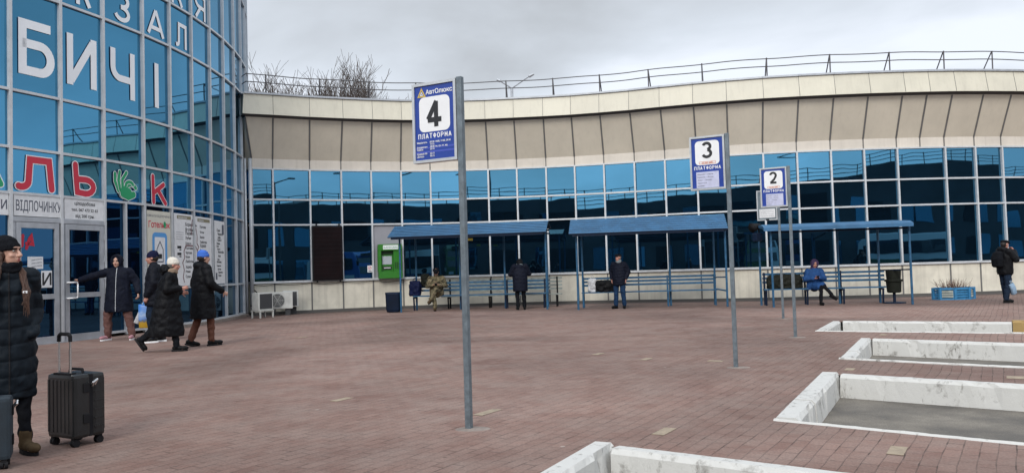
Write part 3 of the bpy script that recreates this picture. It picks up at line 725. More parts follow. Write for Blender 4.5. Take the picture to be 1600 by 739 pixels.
# roof railing
rail = thing('roof_railing', 'thin rusty two bar railing with raked struts along the wing roof', 'railing', (P[9].x, P[9].y, 7.42))
RI = Matrix.Translation((-P[9].x, -P[9].y, -7.42))
def fac_at(px, o, z):
    for i in range(len(FAC) - 1):
        if FAC[i][0] <= px <= FAC[i + 1][0]:
            t = (px - FAC[i][0]) / (FAC[i + 1][0] - FAC[i][0]); return off(i, o, z).lerp(off(i + 1, o, z), t)
    return off(len(P) - 1, o, z)
bars = MB()
pxs = list(range(386, 1805, 12))
for z in (8.07, 7.81):
    bars = MB()
    pts = [fac_at(p_, .58, z + .012 * math.sin(p_ * .05)) for p_ in pxs]
    for a, b in zip(pts, pts[1:]): bars.tube(a, b, .016, n=6, cap=False)
    bars.v = [tuple(RI @ Vector(v)) for v in bars.v]; bars.build('rail_bar', MT['rail'], rail)
for p_ in (421, 503, 580, 655, 729, 801, 875, 950, 1028, 1110, 1207, 1302, 1392, 1474, 1547, 1622, 1700):
    m = MB(); m.tube(fac_at(p_, .56, 7.40), fac_at(p_, .57, 8.10), .022, n=6); m.tube(fac_at(p_, -.15, 7.2), fac_at(p_, .55, 8.08), .020, n=6)
    m.v = [tuple(RI @ Vector(v)) for v in m.v]; m.build('post', MT['rail'], rail)

# ================================================================== ROUND HALL (left)
TC = Vector((-27.21, 23.81)); TR = 18.41
ANG = [-34.3, -30.75, -27.2, -23.58, -19.95, -16.25, -12.05, -8.52, -5.0, -1.33, 2.2, 5.9, 9.5, 13.0, 16.5]
ROWS = [1.08, 3.19, 4.14, 5.34, 7.5, 8.69, 10.85, 12.05]
tower = thing('round_hall', 'tall round station hall in blue mirror glass with big white letters', 'building', (TC.x, TC.y, 0))
TI = Matrix.Translation((-TC.x, -TC.y, 0))
def tp(a, r, z): return Vector((TC.x + r * math.cos(R(a)), TC.y + r * math.sin(R(a)), z))
def tbuild(mb, name, mats, parent=None, **k):
    mb.v = [tuple(TI @ Vector(v)) for v in mb.v]; return mb.build(name, mats, parent or tower, **k)
def pane_M(k, o=0.0):
    a, b = tp(ANG[k], TR, 0), tp(ANG[k + 1], TR, 0); x = (b - a).normalized(); n = Vector((x.y, -x.x, 0))
    return plane_M(a + n * o, x, n)
def pane_uv(px, py, k):
    M = pane_M(k).inverted(); o = M @ Vector((0, 0, HCAM)); d = (M.to_3x3()) @ ray(px, py); t = -o.z / d.z
    return o.x + d.x * t, o.y + d.y * t
fr = MB()
zz = [.10] + ROWS
for i, a in enumerate(ANG):
    z0 = .02
    c = tp(a, TR + .02, (z0 + 12.1) / 2); fr.box(c, (.09, .062, 12.1 - z0), rz=R(a))
a = -14.13; c = tp(a, TR + .015, 1.6); fr.box(c, (.08, .05, 3.15), rz=R(a))
for k in range(len(ANG) - 1):
    for z in zz[1:] + [.10]:
        if z == 1.08 and 3 <= k <= 6: continue
        if z == .10 and k in (3, 4): continue
        fr.bar(tp(ANG[k], TR + .012, z), tp(ANG[k + 1], TR + .012, z), .07, .055)
tbuild(fr, 'window_frame', MT['alu_light'])
rnd = random.Random(5)
for k in range(len(ANG) - 1):
    for j in range(len(zz) - 1):
        z0, z1 = zz[j], zz[j + 1]
        if k in (3, 4) and j == 0: continue
        if k in (3, 4) and j == 1: continue
        if k in (5, 6) and j == 0: continue
        if k in (5, 6) and j == 1: z0 = .10
        if k < 2 and j > 4: continue
        M = pane_M(k, -.015); w = (tp(ANG[k], TR, 0) - tp(ANG[k + 1], TR, 0)).length; mb = MB(); t = [rnd.uniform(-.004, .004) for _ in range(3)]
        mb.add([M @ Vector(q) for q in ((0, z0, t[0]), (w, z0, t[1]), (w, z1, t[2]), (0, z1, t[0] + t[2] - t[1]))], [(0, 1, 2, 3)])
        tbuild(mb, 'window', MT['glass_tower'] if z0 >= 3.1 else MT['glass_dark'])
# the rest of the drum, flat roof and foot
dr = MB(); st = [16.5 + i * (360 - 50.8) / 40 for i in range(41)]
for a, b in zip(st, st[1:]): dr.quad(tp(a, TR, 0), tp(b, TR, 0), tp(b, TR, 14.2), tp(a, TR, 14.2))
for a, b in zip(ANG, ANG[1:]): dr.quad(tp(a, TR - .02, 12.05), tp(b, TR - .02, 12.05), tp(b, TR - .02, 14.2), tp(a, TR - .02, 14.2))
tbuild(dr, 'drum_wall', MT['greypanel'])
rf = MB(); rf.add([tp(a, TR + .1, 14.2) for a in range(0, 360, 6)] + [tp(a, TR + .1, 14.4) for a in range(0, 360, 6)], [tuple(range(60)), tuple(range(60, 120))] + [(i, (i + 1) % 60, 60 + (i + 1) % 60, 60 + i) for i in range(60)])
tbuild(rf, 'roof', MT['roof'])
for a0 in list(range(-35, -24)) + list(range(-12, 17)):
    if a0 in (-35, -12): ft = MB()
    if -24 <= a0 < -12: continue
    for r0, r1, z in ((TR - .1, TR + .16, .075),):
        A, B, C_, D_ = tp(a0, r0, z), tp(a0 + 1, r0, z), tp(a0 + 1, r1, z), tp(a0, r1, z); ft.quad(A, B, C_, D_); ft.quad(D_, C_, C_ - Vector((0, 0, z)), D_ - Vector((0, 0, z)))
    if a0 in (-25, 16): tbuild(ft, 'plinth', MT['cement'])

# big white letters, each on its own pane, placed by its left/right/top/bottom
def tower_letter(ch, k, l, r_, ztop, zbot, th, mt=None):
    u0 = pane_uv(l[0], l[1], k)[0]; u1 = pane_uv(r_[0], r_[1], k)[0]
    M = pane_M(k, .004) @ Matrix.Translation((u0, zbot, 0))
    put_glyph(ch, u1 - u0, ztop - zbot, th, mt or MT['white_film'], tower, TI @ M)
tower_letter('Б', 3, (30, 70), (83, 85), 6.90, 5.74, .19)
tower_letter('И', 4, (105, 90), (150, 95), 6.90, 5.74, .17)
tower_letter('Ч', 5, (173, 110), (210, 115), 6.90, 5.74, .165)
tower_letter('І', 6, (239, 130), (250, 130), 6.90, 5.74, .17)
for ch, k, l, r_ in (('К', 4, 120, 141), ('З', 5, 179, 203), ('А', 6, 230, 256), ('Л', 7, 274, 291)):
    tower_letter(ch, k, (l, 30), (r_, 30), 8.30, 7.63, .105)
tower_letter('К', 7, (268, 5), (285, 5), 9.5, 8.76, .11); tower_letter('Я', 8, (304, 10), (321, 15), 9.5, 8.78, .11)

def outlined(lines, w, k, px_l, px_r, zt, zb, mt, name, shape_ext=None):
    """hand drawn round film letter with a pale outline"""
    u0 = pane_uv(px_l[0], px_l[1], k)[0]; u1 = pane_uv(px_r[0], px_r[1], k)[0]; W, H = u1 - u0, zt - zb
    M = TI @ pane_M(k, .004) @ Matrix.Translation((u0, zb, 0)); mb = MB(); L = [[(a * W, b * H) for a, b in l] for l in lines]
    stroke_mesh(mb, L, w + .045, M, True, 0, 0.0); stroke_mesh(mb, L, w, M, True, 1, 0.006)
    return mb.build(name, [MT['white_film'], mt], tower)
outlined([[(.06, .1)] + arc(.12, .28, .2, .2, -95, 0, 6) + [(.36, .95), (.88, .95), (.95, .07)]], .14, 3, (25, 270), (83, 270), 3.96, 3.28, MT['red_letter'], 'letter')
outlined([[(.12, .96), (.16, .45), (.2, .08), (.55, .05)] + arc(.55, .28, .35, .23, -90, 90, 8) + [(.2, .5)]], .135, 4, (113, 280), (149, 280), 3.97, 3.27, MT['red_letter'], 'letter')
outlined([[(.1, .97), (.14, .04)], [(.78, .72), (.2, .40)], [(.42, .5), (.9, .03)]], .12, 6, (236, 290), (260, 290), 3.96, 3.26, MT['red_letter'], 'letter')
outlined([[(.5, .5), (.9, .1)]], .12, 2, (-16, 280), (2, 280), 3.8, 3.3, MT['green_film'], 'letter')
# green OK-hand: palm, three raised fingers, thumb and finger closing a ring
_u0 = pane_uv(177, 290, 5)[0]; _u1 = pane_uv(213, 290, 5)[0]; _W, _H = _u1 - _u0, .70
_M = TI @ pane_M(5, .004) @ Matrix.Translation((_u0, 3.25, 0)); mb = MB(); _z = 0
for ln, w_ in (([(.42, .26), (.60, .25)], .30), ([(.20, .30), (.06, .62), (.06, .88)], .085), ([(.28, .34), (.20, .66), (.26, .96)], .085), ([(.37, .36), (.36, .70), (.54, .96)], .085), (arc(.74, .40, .21, .16, 200, 20, 10), .09), ([(.48, .46)] + arc(.66, .52, .16, .13, 170, 20, 8), .08), ([(.36, .20), (.60, .12), (.82, .22)], .16)):
    L_ = [[(a_ * _W, b_ * _H) for a_, b_ in ln]]; stroke_mesh(mb, L_, w_ + .03, _M, True, 0, _z); stroke_mesh(mb, L_, w_, _M, True, 1, _z + .002); _z += .004
stroke_mesh(mb, [[(.42 * _W, .28 * _H), (.58 * _W, .24 * _H)]], .27, _M, True, 1, _z)
mb.build('hand_emblem', [MT['white_film'], MT['green_film']], tower)

# white sign panels over the doors
def panel(k, a, b, z0, z1, mt, name='sign_panel', o=.012, d=.02, px=True):
    if px: u0, u1 = pane_uv(a[0], a[1], k)[0], pane_uv(b[0], b[1], k)[0]
    else: u0, u1 = a, b
    M = TI @ pane_M(k, o) @ Matrix.Translation((u0, z0, 0)); mb = MB(); slab(mb, u1 - u0, z1 - z0, d, M)
    return mb.build(name, mt, tower), M @ Matrix.Translation((0, 0, d + .001)), u1 - u0, z1 - z0
pn, M, w, h = panel(2, (-60, 320), (12, 320), 2.72, 3.16, MT['paper']); put_text('КІМНАТИ', .26, MT['ink'], pn, M @ Matrix.Translation((w - .02, .12, 0)), align='RIGHT', sx=.8, bold=.006)
pn, M, w, h = panel(3, (20, 320), (93, 325), 2.72, 3.16, MT['paper']); put_text('ВІДПОЧИНКУ', .30, MT['ink'], pn, M @ Matrix.Translation((.03, .11, 0)), sx=(w - .06) / 1.98, bold=.005)
pn, M, w, h = panel(4, (99, 325), (161, 330), 2.70, 3.16, MT['paper'])
for s, y, sz in (('цілодобова', .33, .105), ('тел. 067 473 22 63', .19, .092), ('від 200 грн.', .05, .10)):
    put_text(s, sz, MT['black'], pn, M @ Matrix.Translation((w / 2, y, 0)), align='CENTER', bold=.003)

# posters on the glass right of the doors
MT['cream_print'] = mat('cream_print', (.60, .585, .50), .6, 0, .06, 4)
pn, M, w, h = panel(6, (228.5, 380), (265, 380), 1.10, 3.06, MT['cream_print'], 'poster')
put_text('КІМНАТИ ВІДПОЧИНКУ', .085, MT['ink'], pn, M @ Matrix.Translation((w / 2, 1.80, 0)), align='CENTER')
put_text('Готельок', .22, MT['red_letter'], pn, M @ Matrix.Translation((w / 2, 1.53, 0)), align='CENTER', bold=.008, sx=.92)
g_ = MB(); g_.add([M @ Vector((w * .74 + .055 * math.cos(a * .4), 1.62 + .085 * math.sin(a * .4), .003)) for a in range(16)], [tuple(range(16))]); g_.build('emblem', MT['green_film'], pn)
MT['sky_blue'] = mat('light_blue_print', (.09, .30, .62), .5)
ic = MB(); rrect(ic, w * .52, .92, .62, .98, .12, M, .002); ic.build('picture', MT['sky_blue'], pn)
ic = MB(); rrect(ic, w * .52, .92, .44, .74, .03, M, .004); ic.build('picture', MT['paper'], pn)
ic = MB(); stroke_mesh(ic, [[(w * .52 - .13, .66), (w * .52 - .13, .98), (w * .52, 1.18), (w * .52 + .13, .98), (w * .52 + .13, .66), (w * .52 - .13, .66)]], .03, M, lift=.006); ic.build('house_icon', MT['ink'], pn)
ic = MB(); slab(ic, .16, .12, .001, M, w * .52 - .08, .74, .006); ic.build('house_icon', MT['black'], pn)
put_text('067 473 22 63', .12, MT['ink'], pn, M @ Matrix.Translation((w / 2, .22, 0)), align='CENTER', sx=.8)
towns = ['Бориспіль', 'Яготин', 'Пирятин', 'Лубни', 'Хорол', 'Полтава', 'Чутове', 'Валки', 'Люботин', 'Харків', 'Ромни', 'Суми', 'Черкаси', 'Канів', 'Одеса', 'Умань', 'Ялта', 'Херсон', 'Миколаїв', 'Львів', 'Рівне', 'Житомир']
def town_poster(k, a, b, z0, z1, x, sz, step, seed, title=None, route=None, shift=0):
    pn, M, w, h = panel(k, a, b, z0, z1, MT['paper'], 'poster'); r_ = random.Random(seed); y = h - .32; i = seed
    if title: m_ = MB(); slab(m_, w * .75, .09, .001, M, w * .15, h - .14, .001); m_.build('heading', mat('heading', (.22, .20, .13), .7), pn)
    if title: put_text(title, .07, MT['paper'], pn, M @ Matrix.Translation((w * .2, h - .125, .003)))
    while y > .12:
        put_text(towns[i % len(towns)], sz * r_.choice((.8, 1, 1, 1.25)), MT['black'], pn, M @ Matrix.Translation((x * w + shift * math.sin(i * 1.1), y, 0)), bold=.003)
        y -= step * r_.uniform(.8, 1.2); i += 1
    if route:
        for l in route: m_ = MB(); stroke_mesh(m_, [[(u * w, v * h) for u, v in l]], .032, M, True, lift=.002); m_.build('route_line', mat('route_red', (.13, .035, .04), .6), pn)
    return pn, M, w, h
pn, M, w, h = town_poster(7, (271, 400), (300, 400), 1.12, 3.06, .58, .10, .125, 0, 'Відправлення', [[(.98, .93), (.9, .80), (.92, .72)], [(.98, .56), (.6, .56), (.5, .48), (.52, .38), (.42, .32), (.5, .22), (.44, .12), (.5, .05)]])
for y in (1.25, 1.31, 1.37, 1.43): m_ = MB(); slab(m_, w * .4, .008, .001, M, .08, y, .001); m_.build('printed_line', MT['ink'], pn)
for y in (1.0, .82): m_ = MB(); slab(m_, .2, .07, .001, M, .14, y, .001); slab(m_, .1, .03, .001, M, .24, y - .05, .001); m_.build('bus_icon', MT['black'], pn)
town_poster(8, (303.5, 400), (329, 400), 1.12, 3.04, .28, .10, .13, 5, 'Напрямки', [[(.05, .82), (.12, .7), (.1, .6), (.2, .56), (.12, .5)], [(.02, .56), (.12, .50), (.1, .35)]])
pn, M, w, h = town_poster(9, (334, 400), (349.5, 400), 1.13, 3.0, .25, .085, .095, 11, None, None, .06)
m_ = MB(); slab(m_, .16, .3, .001, M, w - .22, h - .4, .001); slab(m_, .12, .2, .001, M, .06, .12, .001); m_.build('printed_code', MT['ink'], pn)

# doors
def door(k, px0, px1, hinge_right=True):
    u0, u1 = pane_uv(px0, 450, k)[0], pane_uv(px1, 450, k)[0]; w = u1 - u0; M = TI @ pane_M(k, -.01) @ Matrix.Translation((u0, 0, 0)); mb = MB()
    s = .105
    slab(mb, s, 2.56, .07, M, 0, .03); slab(mb, s, 2.56, .07, M, w - s, .03)
    slab(mb, w - 2 * s, .12, .066, M, s, 2.47); slab(mb, w - 2 * s, .13, .066, M, s, .03); slab(mb, w - 2 * s, .11, .066, M, s, .96)
    d = mb.build('door', MT['alu'], tower)
    for z0, z1 in ((.15, .97), (1.06, 2.48)):
        g = MB(); slab(g, w - 2 * s + .02, z1 - z0, .012, M, s - .01, z0, .02); g.build('window', MT['glass_dark'], d)
    return d, M, w
for (k, a, b) in ((3, 23, 90), (4, 99.5, 160)):
    d, M, w = door(k, a, b)
    if k == 3:
        for (l, r_, t, b_, s) in ((41.5, 66, 401, 420, None), (63, 80, 423, 449, 'И'), (46, 50, 424, 427, None)):
            u0, zt = pane_uv(l, t, 3); u1, zb = pane_uv(r_, b_, 3); D = TI @ pane_M(3, .025); m_ = MB(); slab(m_, u1 - u0, zt - zb, .002, D, u0, zb); q = m_.build('notice', MT['paper'], d)
            if s: put_text(s, .36, MT['black'], q, D @ Matrix.Translation(((u0 + u1) / 2, zb + .05, .003)), align='CENTER', bold=.008)
            elif l < 45:
                for i in range(3): put_text('увага вихід', .045, MT['ink'], q, D @ Matrix.Translation((u0 + .09, zt - .09 - i * .07, .003)) @ Matrix.Rotation(R(8), 4, 'Z'))
        u0, zt = pane_uv(33, 368, 3); u1, zb = pane_uv(50, 388, 3); D = TI @ pane_M(3, .025); m_ = MB()
        MT['neon_reflection'] = mat('red_reflection', (.42, .01, .035), .5)  # red reflection in the door glass, painted on as flat coloured strokes
        stroke_mesh(m_, [[(u0, zb + .05), (u0 + .02, zt)], [(u0 + .1, zb), (u0 + .17, zt - .06), (u1 - .03, zt), (u1, zb + .08), (u0 + .1, zb + .1)]], .07, D, True); m_.build('sticker', MT['neon_reflection'], d)
        u0 = w - .05; s = -1
    if k == 4:
        m_ = MB(); m_.path([M @ Vector(q) for q in ((.04, 1.30, .05), (.04, 1.30, .13), (.21, 1.30, .16), (.235, 1.27, .16), (.235, .98, .16), (.21, .955, .16), (.04, .955, .13), (.04, .955, .05))], .017, 8); m_.build('handle', MT['white'], d, smooth=True)
        for z in (.35, 1.35, 1.75, 2.25): m_ = MB(); m_.tube(M @ Vector((w - .0, z, .075)), M @ Vector((w - .0, z + .14, .075)), .018, n=8); m_.build('hinge', MT['alu'], d)
# fixed frame and threshold around the doors
fr = MB()
for k in (3, 4):
    M = pane_M(k, 0); w = (tp(ANG[k], TR, 0) - tp(ANG[k + 1], TR, 0)).length
    slab(fr, w, .055, .06, M, 0, 2.60); slab(fr, w, .05, .06, M, 0, 2.66 - .005 + .0, -.01); slab(fr, w, .03, .12, M, 0, .0, -.04)
    slab(fr, .09 if k == 3 else .05, 2.6, .05, M, .03, .03, -.01)
tbuild(fr, 'door_frame', MT['alu'])

# ================================================================== WHAT STANDS BEHIND THE CAMERA (seen in the mirror glass)
ob = thing('depot_building', 'long dark two storey depot opposite, seen only in the mirror glass', 'building', (10, -22, 0))
m = MB(); rf_ = [(-50, 7.6), (-20, 7.7), (10, 7.9), (26, 8.4), (34, 9.8), (48, 10.6), (70, 10.8), (130, 11)]
for (x0, h0), (x1, h1) in zip(rf_, rf_[1:]):
    m.add([(x0 - 10, 4, -.3), (x1 - 10, 4, -.3), (x1 - 10, 4, h1), (x0 - 10, 4, h0), (x0 - 10, -6, h0), (x1 - 10, -6, h1), (x0 - 10, -6, -.3), (x1 - 10, -6, -.3)], [(0, 1, 2, 3), (3, 2, 5, 4), (6, 7, 5, 4)])
MT['depot'] = mat('depot_wall', (.055, .062, .070), .7, 0, .5, .35)
m.build('wall', MT['depot'], ob)
for i in range(38):
    for z in (1.0, 4.4):
        m = MB(); m.box((-56 + i * 4.6, 4.03, z + 1.1), (3.2, .06, 2.0)); m.build('window', MT['glass'] if (i * 7 + int(z)) % 3 else MT['dark'], ob)
m = MB()
for (x0, h0), (x1, h1) in zip(rf_, rf_[1:]):
    for z in (.35, .7, 1.05): m.tube((x0 - 10, 4, h0 + z), (x1 - 10, 4, h1 + z), .035, n=5)
for i in range(88):
    x = -60 + i * 2; h = [h0 + (h1 - h0) * (x + 10 - x0) / (x1 - x0) for (x0, h0), (x1, h1) in zip(rf_, rf_[1:]) if x0 <= x + 10 <= x1]
    if h: m.tube((x, 4, h[0]), (x, 4, h[0] + 1.1), .045, n=5)
m.build('railing', MT['rail'], ob)

def coach(loc, rz, label, c1, c2):
    t = thing('parked_coach', label, 'bus', loc, rz, 'coaches waiting on the road behind')
    prof = [(0, .35), (-.12, .9), (-.10, 1.5), (.12, 2.3), (.42, 3.05), (.8, 3.35)]
    m = MB(); W = 1.25; Lb = 11.0
    vs = []
    for y, z in prof: vs += [(-W + (.12 if z > 3 else 0), y, z), (W - (.12 if z > 3 else 0), y, z)]
    k = len(vs); back = [(Lb, .35), (Lb + .05, 1.5), (Lb - .1, 3.0), (Lb - .5, 3.35)]
    for y, z in back: vs += [(-W, y, z), (W, y, z)]
    fs = [(2 * i, 2 * i + 1, 2 * i + 3, 2 * i + 2) for i in range(5)]
    fs += [(k + 2 * i + 1, k + 2 * i, k + 2 * i + 2, k + 2 * i + 3) for i in range(3)]
    fs += [(10, 11, k + 7, k + 6), (0, 2, 4, 6, 8, 10, k + 6, k + 4, k + 2, k), (1, k + 1, k + 3, k + 5, k + 7, 11, 9, 7, 5, 3), (1, 0, k, k + 1)]
    m.add(vs, fs); m.build('body', c1, t, bevel=.07)
    m = MB(); m.quad((-1.12, -.135, 1.45), (1.12, -.135, 1.45), (1.05, .30, 2.85), (-1.05, .30, 2.85)); m.build('windscreen', MT['bus_glass'], t)
    for s_ in (-1, 1):
        m = MB(); m.box((s_ * 1.262, 5.6, 2.3), (.02, 9.4, .95)); m.build('side_window', MT['bus_glass'], t)
        m = MB(); m.box((s_ * 1.264, 5.5, 1.15), (.015, 9.8, .35)); m.build('stripe', c2, t)
        m = MB(); m.box((s_ * .85, -.13, .85), (.42, .06, .2)); m.build('headlight', MT['screen'], t)
        m = MB(); m.path([(s_ * 1.15, .3, 3.1), (s_ * 1.35, -.15, 3.0), (s_ * 1.38, -.2, 2.6)], .03, 6); m.box((s_ * 1.38, -.2, 2.35), (.2, .08, .45)); m.build('mirror', MT['dark'], t)
        for y in (2.3, 8.3): m = MB(); m.tube((s_ * 1.0, y, .5), (s_ * 1.27, y, .5), .5, n=20); m.build('wheel', MT['dark'], t)
    m = MB(); m.box((0, .2, 3.1), (1.5, .3, .24)); m.build('destination_sign', MT['black'], t)
MT['bus_glass'] = mat('coach_glass', (.02, .03, .04), .06, 0, spec=1.0)
MT['bus_white'] = mat('coach_white', (.62, .64, .66), .3, coat=.5); MT['bus_blue'] = mat('coach_blue', (.03, .10, .32), .3, coat=.5); MT['bus_lime'] = mat('coach_lime', (.05, .09, .03), .4)
for (x, y, a, l, c1, c2) in ((9.5, -5, 172, 'white coach with a blue side stripe waiting behind the photographer', 'bus_white', 'bus_blue'), (14, -6.5, 176, 'blue coach with a white stripe next to the white coach', 'bus_blue', 'bus_white'),
                            (30, -5, 160, 'white coach with a dark green stripe parked nose first', 'bus_white', 'bus_lime'), (36, -3, 160, 'white coach with a dark stripe farthest along the row', 'bus_white', 'black'), (3.0, -9, 185, 'dark green coach with a white stripe standing behind', 'bus_lime', 'bus_white')):
    coach((x, y, -.23 if x > 5 else .004), R(a), l, MT[c1], MT[c2])
for x, y in ((-9, -9), (6, -12), (20, -12), (34, -13), (46, -10)):
    t = thing('lamp_post', 'tall grey lamp post with twin arms, seen only in the mirror glass', 'lamp post', (x, y, 0), 0, 'lamp posts on the road behind')
    m = MB(); m.tube((0, 0, -.2), (0, 0, 10), .11, .07, 8); m.build('pole', MT['rail'], t)
    for s_ in (-1, 1): m = MB(); m.tube((0, 0, 9.9), (s_ * 1.6, 0, 10.5), .05, n=6); m.box((s_ * 1.8, 0, 10.5), (.6, .25, .12)); m.build('lamp_arm', MT['rail'], t)
t = thing('power_pylon', 'steel lattice power pylon far off, seen in the mirror glass', 'pylon', (24, -130, 0)); m = MB()
for z in range(0, 36, 4):
    w0, w1 = 4 * (1 - z / 44), 4 * (1 - (z + 4) / 44); q0 = [(-w0, -w0), (w0, -w0), (w0, w0), (-w0, w0)]; q1 = [(-w1, -w1), (w1, -w1), (w1, w1), (-w1, w1)]
    for i in range(4):
        j = (i + 1) % 4; m.tube((*q0[i], z), (*q1[i], z + 4), .12, n=4); m.tube((*q0[i], z), (*q1[j], z + 4), .08, n=4); m.tube((*q0[j], z), (*q1[i], z + 4), .08, n=4)
for z, w_ in ((24, 7), (29, 9), (34, 6)): m.tube((-w_, 0, z), (w_, 0, z), .12, n=4); m.tube((-w_, 0, z), (0, 0, z + 2), .1, n=4); m.tube((w_, 0, z), (0, 0, z + 2), .1, n=4)
m.build('lattice', MT['rail'], t)

# ================================================================== PLATFORM SIGNS
SN = Vector((-.48, -.875, 0)).normalized()           # the printed side looks this way
SX = Vector((.875, -.48, 0)).normalized()            # the sign's left-to-right
def sign(px, py, num, label, h=2.95, style=0):
    b = gp(px, py); t = thing('platform_sign' if style < 2 else 'notice_board', label, 'sign', b, 0, 'signs on square steel poles along the bays')
    m = MB(); m.box((0, 0, h / 2), (.050, .050, h), rz=math.atan2(SX.y, SX.x)); m.build('pole', MT['galv'], t, bevel=.006)
    m = MB(); m.ell((.03, 0, 0.0), (.15, .10, .010), nu=14, nv=6); m.build('footing', MT['cement'], t)
    w, H, z0 = .45, .69, 2.25
    M = plane_M(Vector((0, 0, z0)) - SX * (w + .028) + SN * (-.005), SX, SN)
    m = MB(); slab(m, w - .01, H - .01, .05, M, .005, .005, -.03); m.build('back_box', MT['galv'], t)
    m = MB(); f = .024
    slab(m, w, f, .07, M, 0, 0, -.035); slab(m, w, f, .07, M, 0, H - f, -.035); slab(m, f, H - 2 * f, .07, M, 0, f, -.035); slab(m, f, H - 2 * f, .07, M, w - f, f, -.035)
    m.build('frame', MT['frame_sign'], t)
    if style == 2:
        m = MB(); slab(m, w - .1, .2, .002, M, .05, .06, .022); q = m.build('paper_notice', MT['paper'], t)
        for i in range(4): put_text('Розклад руху автобусів', .026, MT['ink'], q, M @ Matrix.Translation((.07, .21 - .04 * i, .0245)))
        MT['beige'] = mat('beige_paper', (.55, .44, .33), .8, 0, .1, 6); m = MB(); slab(m, w - .14, .32, .002, M, .09, .30, .022); m.build('paper_notice', MT['beige'], t)
        for x in (-.02,): m = MB(); slab(m, .07, .03, .004, M, w / 2 - .03, -.0, .036); m.build('latch', MT['dark'], t)
        return t
    m = MB(); slab(m, w - 2 * f, H - 2 * f, .002, M, f, f, .02); m.build('sign_face', MT['sign_blue'], t)
    iw = w - 2 * f
    if style == 0:
        sq, cy = .315, .415
        lg = MB(); a = (.095, .595)
        stroke_mesh(lg, [[(a[0] - .035, a[1] - .02), (a[0], a[1] + .045), (a[0] + .035, a[1] - .02), (a[0] - .035, a[1] - .02)]], .012, M, lift=.0235)
        stroke_mesh(lg, [[(a[0] - .012, a[1] - .008), (a[0], a[1] + .016), (a[0] + .012, a[1] - .008), (a[0] - .012, a[1] - .008)]], .006, M, lift=.0245, mi=1)
        lg.build('emblem', [MT['gold'], MT['white']], t)
        put_text('АвтОлюкс', .054, MT['white'], t, M @ Matrix.Translation((.138, .588, .0235)), bold=.0018, sx=1.02)
    else:
        sq, cy = .31, .475
    m = MB(); rrect(m, w / 2, cy, sq, sq * (.96 if style == 0 else 1.0), .05, M, .024); m.build('number_plate', MT['white'], t)
    gh = .225 if style == 0 else .195; gw = .15 if style == 0 else .125; gy = cy - gh / 2 + (.0 if style == 0 else .035)
    put_glyph(num, gw, gh, .043 if style == 0 else .036, MT['black'], t, M @ Matrix.Translation((w / 2 - gw / 2, gy, .0262)), 'number')
    lw, lh, ly = .0345, .042, (.208 if style == 0 else .262)
    for i, ch in enumerate('ПЛАТФОРМА'):
        put_glyph(ch, lw * .80, lh, .0072, MT['white'], t, M @ Matrix.Translation((w / 2 + (i - 4.5) * lw * 1.13 + .003, ly, .0235)), 'letter')
    if style == 0:
        rows = [('Маріуполь', '07:30 14:00, 17:00, 20:30', .168), ('', '17:15', .148), ('Бердянськ', '18:20 пн, ср, пт, нд', .128), ('Одеса', '23:10', .108), ('Кривий Ріг', '22:15', .070), ('Дніпро', '00:15', .048)]
        for a_, b_, y in rows:
            if a_: put_text(a_, .021, MT['white'], t, M @ Matrix.Translation((.035, y, .0235)), bold=.0006)
            put_text(b_, .021, MT['white'], t, M @ Matrix.Translation((.17, y, .0235)), bold=.0006)
        m = MB()
        for y in (.09, .125): slab(m, iw, .014, .0006, M, f, y - .005, .0222)
        m.build('printed_band', mat('blue_band', (.05, .08, .42), .4), t)
    else:
        m = MB(); stroke_mesh(m, [[(.12, .335), (.33, .335), (.33, .362), (.12, .362), (.12, .335)]], .004, M, lift=.0262); m.build('printed_box', MT['orange'], t)
        put_text('по вул. наб.', .026, MT['orange'], t, M @ Matrix.Translation((w / 2, .34, .0262)), align='CENTER', bold=.0006)
        m = MB(); slab(m, .29, .205, .0015, M, .075 if num == '3' else .09, .028, .0235); q = m.build('paper_notice', MT['lilac'], t)
        for i in range(5): put_text(['Миколаїв — Херсон', 'Бориспіль — Яготин', 'Лубни — Полтава', 'Харків 22:30', 'щоденно'][i], .021, MT['ink'], q, M @ Matrix.Translation((.09, .195 - .037 * i, .0255)))
    return t
sign(733, 670, '4', 'large nearest blue sign with number 4 and rows of times', style=0)
sign(1150, 574, '3', 'blue sign with number 3 standing between signs 4 and 2', style=1)
sign(1243, 527, '2', 'blue sign with number 2 partly covering the small notice board', style=1)
sign(1224, 498, '', 'small grey framed notice board on a pole just behind sign 2', style=2)

